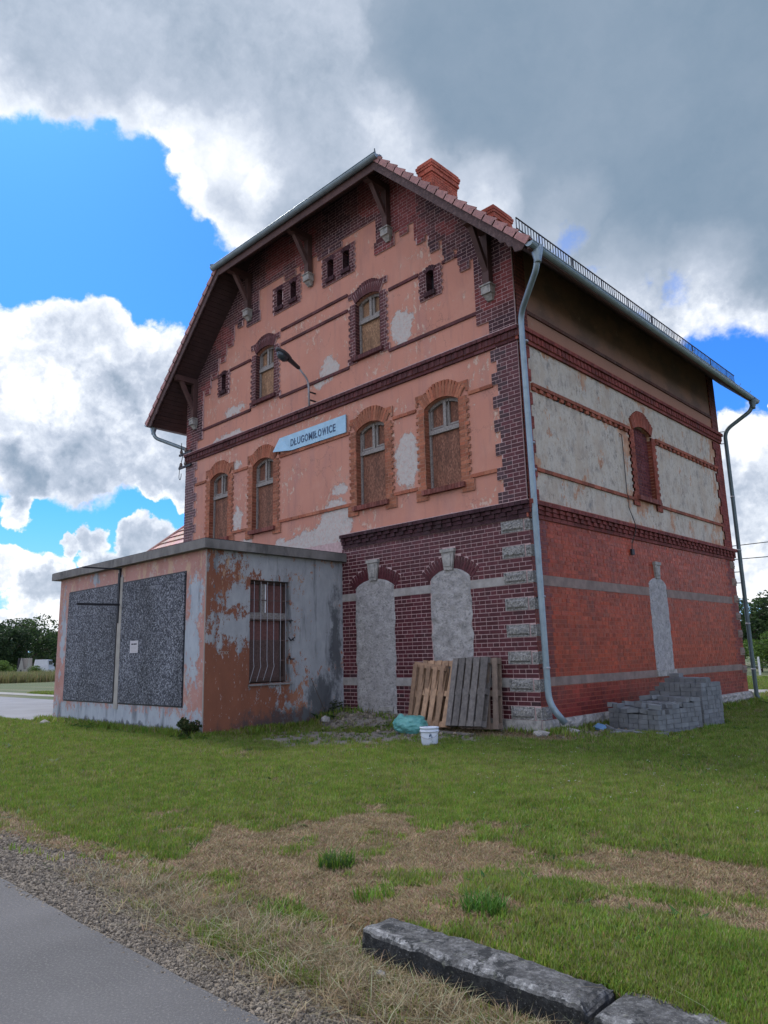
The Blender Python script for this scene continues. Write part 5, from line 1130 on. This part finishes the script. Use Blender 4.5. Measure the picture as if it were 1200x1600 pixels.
# ------------------------------------------------------------------ grass
def tuft_mesh(name,nb,hgt,spread,cols,width=.0028,bend=.5,flat=0):
    mb=MB()
    for _ in range(nb):
        a=random.uniform(0,6.283); r=spread*math.sqrt(random.random()); bx,by=r*math.cos(a),r*math.sin(a); h=hgt*random.uniform(.5,1.15); la=random.uniform(0,6.283); le=random.uniform(.1,bend)*h*1.3; c=random.choice(cols); c=tuple(v*random.uniform(.8,1.2) for v in c)
        wx,wy=-math.sin(la)*width,math.cos(la)*width; p0=Vector((bx,by,-.005)); p1=p0+Vector((math.cos(la)*le*.35,math.sin(la)*le*.35,h*.6*(1-flat))); p2=p0+Vector((math.cos(la)*le,math.sin(la)*le,h*(1-flat)))
        w_=Vector((wx,wy,0)); mb.face([p0-w_,p0+w_,p1+w_*.8,p1-w_*.8],c); mb.face([p1-w_*.8,p1+w_*.8,p2],c)
    return mb.mesh(name,'leaves')
GC=[(.115,.20,.024),(.09,.17,.02),(.155,.23,.034),(.20,.24,.05)]; YC=[(.24,.235,.09),(.17,.20,.055),(.29,.26,.13)]; SC=[(.30,.245,.145),(.235,.19,.105),(.35,.295,.19),(.16,.125,.07)]
DG=[(.035,.085,.018),(.045,.10,.022)]
gm=[tuft_mesh('g%d'%i,16,.042,.035,GC) for i in range(4)]+[tuft_mesh('y%d'%i,14,.045,.038,YC+GC[2:]) for i in range(3)]+[tuft_mesh('s%d'%i,13,.032,.045,SC,.0024,1.1,.25) for i in range(3)]+[tuft_mesh('c%d'%i,12,.030,.05,DG,.008,1.3,.45) for i in range(2)]
def wf_mesh():
    mb=MB(); 
    for k in range(3): a,b_=random.uniform(-.1,.1),random.uniform(-.1,.1); mb.obox((a,b_,.045),((1,0,0),(0,1,0),(0,0,1)),(.004,.004,.003),(.5,.5,.47))
    return mb.mesh('wf','leaves')
gm.append(wf_mesh())
gv=var_objs('tuft',gm)
N=600000; rr=2.3*np.exp(rng.random(N)*np.log(40/2.3)); aa=R(-82)+rng.random(N)*R(88)
# extra spread so neighbouring views are covered as well
x=6.84+rr*np.sin(aa); y=-10.74+rr*np.cos(aa)
dz,bz,gz=zones(x,y); keepm=(y>-8.6)&(y<26)
inb=((x>-W-.02)&(x<.03)&(y>-.02)&(y<D))|((x>AL)&(x<AX)&(y>AY)&(y<.1)); road=((y>12.6)&(y<15.2))|((x<-12.2)&(y>-3.9)&(y<2.8)); wing=(x>-18.4)&(x<-W)&(y>1.3)&(y<10)
st_=(x>.35)&(x<1.75)&(y>1.2)&(y<4.0)
prob=(1-.93*bz)*(1-.96*gz)*(1-.35*dz)
prob*=np.where(rr<5.5,1,np.where(rr<9,.9,.75))
kb_=(x>4.15)&(y>-8.22)&(y<-8.0)
k=keepm&~inb&~road&~wing&~st_&~kb_&(rng.random(N)<prob); x,y,rr,dz=x[k],y[k],rr[k],dz[k]; n=len(x)
u_=rng.random(n); isdry=u_<dz*1.05; yel=(~isdry)&(rng.random(n)<.22+.5*fbm(x,y,.5,3,77)*(fbm(x,y,2,2,7)>.5)); clo=(~isdry)&(fbm(x,y,1.6,3,55)>.60)&(rng.random(n)<.5)
idx=rng.integers(0,4,n); idx=np.where(yel,rng.integers(4,7,n),idx); idx=np.where(clo,rng.integers(10,12,n),idx); idx=np.where(isdry,rng.integers(7,10,n),idx)
weed=(rng.random(n)<.009)&~isdry; idx=np.where(weed,rng.integers(10,12,n),idx)
wf=(rng.random(n)<.0022)&(x>-2)&(y>-5)&(y<6)&(rr<18)&~isdry; idx=np.where(wf,12,idx)
sc_=(.75+.6*rng.random(n))*(1+.045*np.clip(rr-4,0,30))*(.8+.5*fbm(x,y,1.3,3,91)); nearw=((x>AX)&(x<.6)&(y<0)&(y>-.35))|((y<AY)&(y>AY-.3)&(x<AX+.3))|((x>AX)&(x<AX+.35)&(y<0)&(y>AY))|((x>0)&(x<.35)&(y>-.2)); sc_=np.where(nearw,sc_*1.9,sc_)
sc_=np.where(weed,sc_*2.1,sc_); sc_=np.where(wf,1,sc_)
rot=np.stack([rng.uniform(-.12,.12,n),rng.uniform(-.12,.12,n),rng.uniform(0,6.28,n)],1)
pointcloud_instances('grass',np.stack([x,y,height(x,y)],1),sc_.astype(np.float32),rot,idx.astype(np.int32),gv)
# dead stalks lying along the kerb and gravel edge
sm_=[tuft_mesh('st%d'%i,7,.13,.05,SC,.0016,2.2,.45) for i in range(4)]; sv=var_objs('stalk',sm_)
x,y=scatter(9000,1.5,6.4,-8.8,-7.7,lambda x,y:np.exp(-((y+8.42)/.2)**2)*np.clip((x-1.5)/2.6,.1,1)); x2,y2=scatter(900,-2.6,.6,-.8,.0,lambda x,y:.6); x=np.r_[x,x2];y=np.r_[y,y2]
kk=~((x>4.15)&(y>-8.225)&(y<-7.98)); x,y=x[kk],y[kk]
pointcloud_instances('dry_stalks',np.stack([x,y,height(x,y)],1),rng.uniform(.6,1.2,len(x)).astype(np.float32),np.stack([x*0,x*0,rng.uniform(0,6.28,len(x))],1),rng.integers(0,4,len(x)).astype(np.int32),sv)
def clump(x,y,h,sp_,n,label,cols=DG+GC[:2],w=.004):
    o=link('grass_clump',tuft_mesh('grass_clump',n,h,sp_,cols,w,.9)); o.location=(x,y,float(height(x,y))); tag(o,label,'grass clump')
clump(3.02,-7.32,.11,.13,260,'dark green grass clump alone in the middle of the dry patch'); clump(4.44,-7.60,.10,.11,240,'bright green grass clump just behind the dark kerb block',[(.06,.15,.02),(.08,.17,.03)])
clump(3.72,-7.66,.10,.12,120,'loose grass clump left of the kerb block end',GC); clump(3.45,-8.12,.08,.13,190,'low green grass clump at the gravel edge',GC); clump(4.05,-6.35,.06,.06,60,'small green tuft in the upper right of the dry patch'); clump(1.75,-7.75,.05,.14,120,'low leafy green clump near the left gravel edge')
# ------------------------------------------------------------------ leafy plants
def leafball(name,c,rx,ry,rz_,n,size,cols,seed,parent=None,lumps=9,hollow=.45,zlo=-1):
    rr_=random.Random(seed); mb=MB(); L=[(Vector((rr_.uniform(-1,1),rr_.uniform(-1,1),rr_.uniform(zlo,1)))*.62,rr_.uniform(.28,.5)) for _ in range(lumps)]
    for i in range(n):
        lc,lr=L[rr_.randrange(lumps)]; d=Vector((rr_.gauss(0,1),rr_.gauss(0,1),rr_.gauss(0,1))).normalized(); q=lc+d*lr*(hollow+(1-hollow)*rr_.random()**.5)
        if q.length>1.12: q*=1.05/q.length
        p=Vector((c[0]+q.x*rx,c[1]+q.y*ry,c[2]+q.z*rz_)); a=Vector((rr_.gauss(0,1),rr_.gauss(0,1),rr_.gauss(0,.5))).normalized(); b_=a.cross(Vector((rr_.gauss(0,1),rr_.gauss(0,1),rr_.gauss(0,1)))).normalized(); s_=size*rr_.uniform(.6,1.3)
        cc_=cols[rr_.randrange(len(cols))]; g=rr_.uniform(.7,1.3); mb.face([p-a*s_,p+b_*s_*.5,p+a*s_,p-b_*s_*.5],tuple(v*g for v in cc_))
    return mb
SH=thing('leafy_shrub',(-4.98,-3.68,0),'small dark leafy shrub growing at the near corner of the annex','shrub')
keep(leafball('leaves',(-4.98,-3.66,.17),.25,.2,.2,900,.035,[(.035,.055,.02),(.05,.075,.025),(.09,.09,.035)],3).build('foliage','leaves'),SH)
mb=MB(); [mb.tube([(-4.98,-3.66,0),(-4.98+random.uniform(-.15,.15),-3.66+random.uniform(-.1,.1),.3)],.006,5) for _ in range(7)]; keep(mb.build('stem','bark'),SH)
WD=thing('weed_stalks',(-4.6,-.75,.1),'dark leaning weed stalks with a few leaves against the grey annex wall','weed')
mb=MB(); mb.tube([(-4.70,-.62,.12),(-4.78,-.75,.5),(-4.80,-.98,.95)],.007,5); mb.tube([(-4.6,-.5,.15),(-4.62,-.45,.4)],.006,5); mb.tube([(-4.55,-.3,.18),(-4.7,-.28,.55)],.005,5); keep(mb.build('stalk','bark'),WD)
keep(leafball('l',(-4.62,-.45,.36),.12,.2,.16,130,.03,[(.035,.05,.025),(.05,.06,.03)],4).build('foliage','leaves'),WD)
# ------------------------------------------------------------------ trees
def tree_parts(seed,H,Rr,cols,n,size,trunk=.28,low=.12):
    rr_=random.Random(seed); mb=MB(); tr=MB(); th=H*trunk
    tr.tube([(0,0,-.1),(rr_.uniform(-.1,.1),0,th),(rr_.uniform(-.3,.3),rr_.uniform(-.3,.3),H*.7)],[H*.03,H*.022,H*.008],7)
    for k in range(7):
        a=rr_.uniform(0,6.28); z=H*rr_.uniform(low+.1,.75); r=Rr*rr_.uniform(.45,.85); tr.tube([(0,0,z-.1*H),(r*.5*math.cos(a),r*.5*math.sin(a),z),(r*math.cos(a),r*math.sin(a),z+.08*H)],[H*.012,H*.008,H*.004],5)
    lm=leafball('f',(0,0,H*(low+1)/2),Rr,Rr,H*(1-low)/2,n,size,cols,seed,lumps=16,hollow=.55)
    return tr.mesh('trunk','bark'),lm.mesh('crown','leaves')
DT=[(.022,.042,.018),(.03,.055,.022),(.04,.07,.028)]; LT=[(.075,.13,.025),(.11,.17,.035),(.05,.10,.02)]; MT=[(.04,.075,.022),(.055,.095,.03)]
TV=[tree_parts(1,6,2.9,DT,5200,.17),tree_parts(2,5.2,3.2,MT,5200,.17),tree_parts(3,6.6,2.4,DT,5200,.16),tree_parts(4,3.2,2.4,LT,4200,.10,.1,.0),tree_parts(5,6.8,3.5,DT+MT,5600,.17)]
def tree(az,dist,v,scl,label,group=None,cat='tree',name='broadleaf_tree'):
    x,y=CAM.x+dist*math.sin(R(az)),CAM.y+dist*math.cos(R(az)); t=thing(name,(x,y,0),label,cat,group,random.uniform(0,6)); a=link('trunk',TV[v][0],t); b_=link('crown',TV[v][1],t); t.scale=(scl,scl,scl); return t
tree(-72.3,88,0,.98,'dark tree at the left edge of the photo beyond the pale meadow'); tree(-71.2,92,2,.85,'narrow dark conical tree left of the tall spreading tree'); tree(-70.3,104,4,1.15,'tall spreading dark tree rising above the small gabled house')
tree(-69.0,120,4,1.0,'dense dark tree between the gabled house and the annex wall'); tree(-68.2,118,0,1.05,'dark tree partly hidden by the annex far left corner'); tree(-69.75,84,3,.42,'low pale green bush right of the small gabled house',None,'bush','round_bush'); tree(-71.9,78,3,.6,'low green bush at the left photo edge in front of dark trees',None,'bush','round_bush')
tree(-70.9,92,1,.55,'small dark bushy tree just left of the gabled house')
for i in range(9): tree(-75-i*3.1,88+random.uniform(-8,10),random.choice((0,1,2,4)),random.uniform(.75,1.05),'one of the dark trees beyond the meadow outside the left edge of the photo','far trees outside the frame')
for i in range(12): tree(-66+i*3.6,95+random.uniform(-8,10),random.choice((0,1,2,4)),random.uniform(.8,1.1),'one of the trees hidden behind the station house','trees behind the station')
tree(-17.3,58,4,.78,'dark dense tree behind the far right downpipe'); tree(-15.9,60,0,.86,'dark dense tree at the right edge of the photo'); tree(-18.3,62,0,.66,'dark tree mostly hidden behind the right end of the station'); tree(-17.2,47,3,.60,'bright green bush below the dark trees beside the far downpipe',None,'bush','round_bush'); tree(-16.0,44,3,.72,'yellowish green bush at the right edge of the photo',None,'bush','round_bush')
for i in range(7): tree(-13-i*-3.4,58+random.uniform(-5,8),random.choice((0,1,2,4)),random.uniform(.6,.8),'one of the dark trees outside the right edge of the photo','trees outside the frame on the right')
# far wood closing the horizon
mb=MB(); rr_=random.Random(5)
for i in range(15000):
    az=R(rr_.uniform(-95,20)); dd=rr_.uniform(150,170); hgt=(3.5+2*mnoise.noise(Vector((az*22,0,0)))+1.2*mnoise.noise(Vector((az*90,4,0))))*rr_.random()**.6+.2
    p=Vector((CAM.x+dd*math.sin(az),CAM.y+dd*math.cos(az),hgt)); a=Vector((rr_.gauss(0,1),rr_.gauss(0,1),rr_.gauss(0,1))).normalized()*rr_.uniform(.4,.9); b_=a.cross(Vector((rr_.random(),rr_.random(),1))).normalized()*rr_.uniform(.3,.7); mb.face([p-a,p+b_,p+a,p-b_],tuple(v*rr_.uniform(.8,1.2) for v in (.045,.07,.035)))
mb.build('far_wood','leaves',None,'stuff')
# meadow strip of tall pale grass
tg=[tuft_mesh('tg%d'%i,26,.7,.35,[(.20,.19,.09),(.14,.16,.06),(.26,.23,.12)],.012,.5) for i in range(3)]; tv=var_objs('meadow',tg)
n=2600; az=R(-78)+rng.random(n)*R(12); dd=rng.uniform(64,74,n); x=6.84+dd*np.sin(az); y=-10.74+dd*np.cos(az)
pointcloud_instances('tall_meadow_grass',np.stack([x,y,x*0],1),rng.uniform(.7,1.3,n).astype(np.float32),np.stack([x*0,x*0,rng.uniform(0,6.28,n)],1),rng.integers(0,3,n).astype(np.int32),tv)
# small gabled house far left
def at(az,d,z=0): return (CAM.x+d*math.sin(R(az)),CAM.y+d*math.cos(R(az)),z)
HS=thing('gabled_house',at(-70.4,86),'small distant house with pale pointed gables among the dark trees','house',None,R(70))
mb=MB(); mb.box(-2.6,2.6,0,6,0,1.6); 
for x0 in(-1.3,1.5): mb.hexa([(x0-1.0,-.05,1.6),(x0+1.0,-.05,1.6),(x0+1.0,5,1.6),(x0-1.0,5,1.6),(x0-.02,-.05,3.7),(x0+.02,-.05,3.7),(x0+.02,5,3.7),(x0-.02,5,3.7)])
HS.scale=(.26,.5,.58); mb.build('wall','cream',HS); mb=MB(); mb.hexa([(-2.8,.3,1.6),(2.8,.3,1.6),(2.8,6,1.6),(-2.8,6,1.6),(-2.6,3,3.6),(2.6,3,3.6),(2.6,3.2,3.6),(-2.6,3.2,3.6)]); mb.build('roof','iron',HS)
for x0 in(-1.3,1.5): mb=MB(); mb.box(x0-.3,x0+.3,-.08,-.05,.7,1.5); mb.build('window','dark_glass',HS)
VN=thing('parked_van',at(-69.15,104),'white van parked in the distance beyond the tall meadow grass','van',None,R(150))
mb=MB(); mb.hexa([(-2.4,-.95,.35),(2.4,-.95,.35),(2.4,.95,.35),(-2.4,.95,.35),(-2.35,-.85,1.25),(2.35,-.85,1.1),(2.35,.85,1.1),(-2.35,.85,1.25)]); mb.hexa([(-2.35,-.85,1.25),(1.6,-.85,1.2),(1.6,.85,1.2),(-2.35,.85,1.25),(-2.2,-.75,2.0),(.8,-.75,2.0),(.8,.75,2.0),(-2.2,.75,2.0)]); mb.build('body','white_paint',VN)
for x0,x1 in((-1.9,-.6),(-.4,.7)):
    for s_ in(-1,1): mb=MB(); mb.box(x0,x1,s_*.84-.03,s_*.84+.03,1.35,1.8); mb.build('window','dark_glass',VN)
for x0 in(-1.6,1.5):
    for s_ in(-1,1): mb=MB(); mb.tube([(x0,s_*.8,.33),(x0,s_*.98,.33)],.33,14); mb.build('wheel','iron',VN)
# concrete slabs on the path at left, post and wires at right
for (x,y,w_,lb) in((-23.8,2.4,1.6,'thin concrete slab lying beside the paving at the left photo edge'),(-20.3,2.1,1.5,'thin concrete slab beside the paving nearer to the annex')):
    mb=MB(); mb.box(-w_/2,w_/2,-.5,.5,0,.12); o=mb.build('concrete_slab','concrete_slab'); o.location=(x,y,.01); o.rotation_euler=(0,0,.1); tag(o,lb,'concrete slab')
mb=MB(); mb.box(-.04,.04,-.04,.04,0,.9); o=mb.build('marker_post','white_paint'); o.location=at(-17.35,42); tag(o,'thin white marker post on the grass beyond the right end of the station','post')
UP=thing('utility_pole',(22,34,0),'wooden utility pole outside the right edge of the photo carrying the wires','pole')
mb=MB(); mb.tube([(0,0,-.2),(0,0,8.2)],[.14,.10],10); mb.build('trunk','bark',UP); mb=MB(); mb.beam((-.7,0,7.7),(.7,0,7.7),.1,.1); mb.build('crossarm','bark',UP)
def wire(a,b_,sag,label,r=.012):
    a=Vector(a);b_=Vector(b_); mb=MB(); mb.tube([a.lerp(b_,t)-Vector((0,0,sag*4*t*(1-t))) for t in [k/16 for k in range(17)]],r,5); o=mb.build('overhead_wire','rope'); tag(o,label,'wire','overhead wires at the right')
wire((-.02,10.09,4.12),(21.4,34,7.75),.1,'upper overhead wire running right from the station far corner'); wire((-.02,10.09,3.75),(22.5,34,7.72),.5,'lower overhead wire running right from the station far corner')
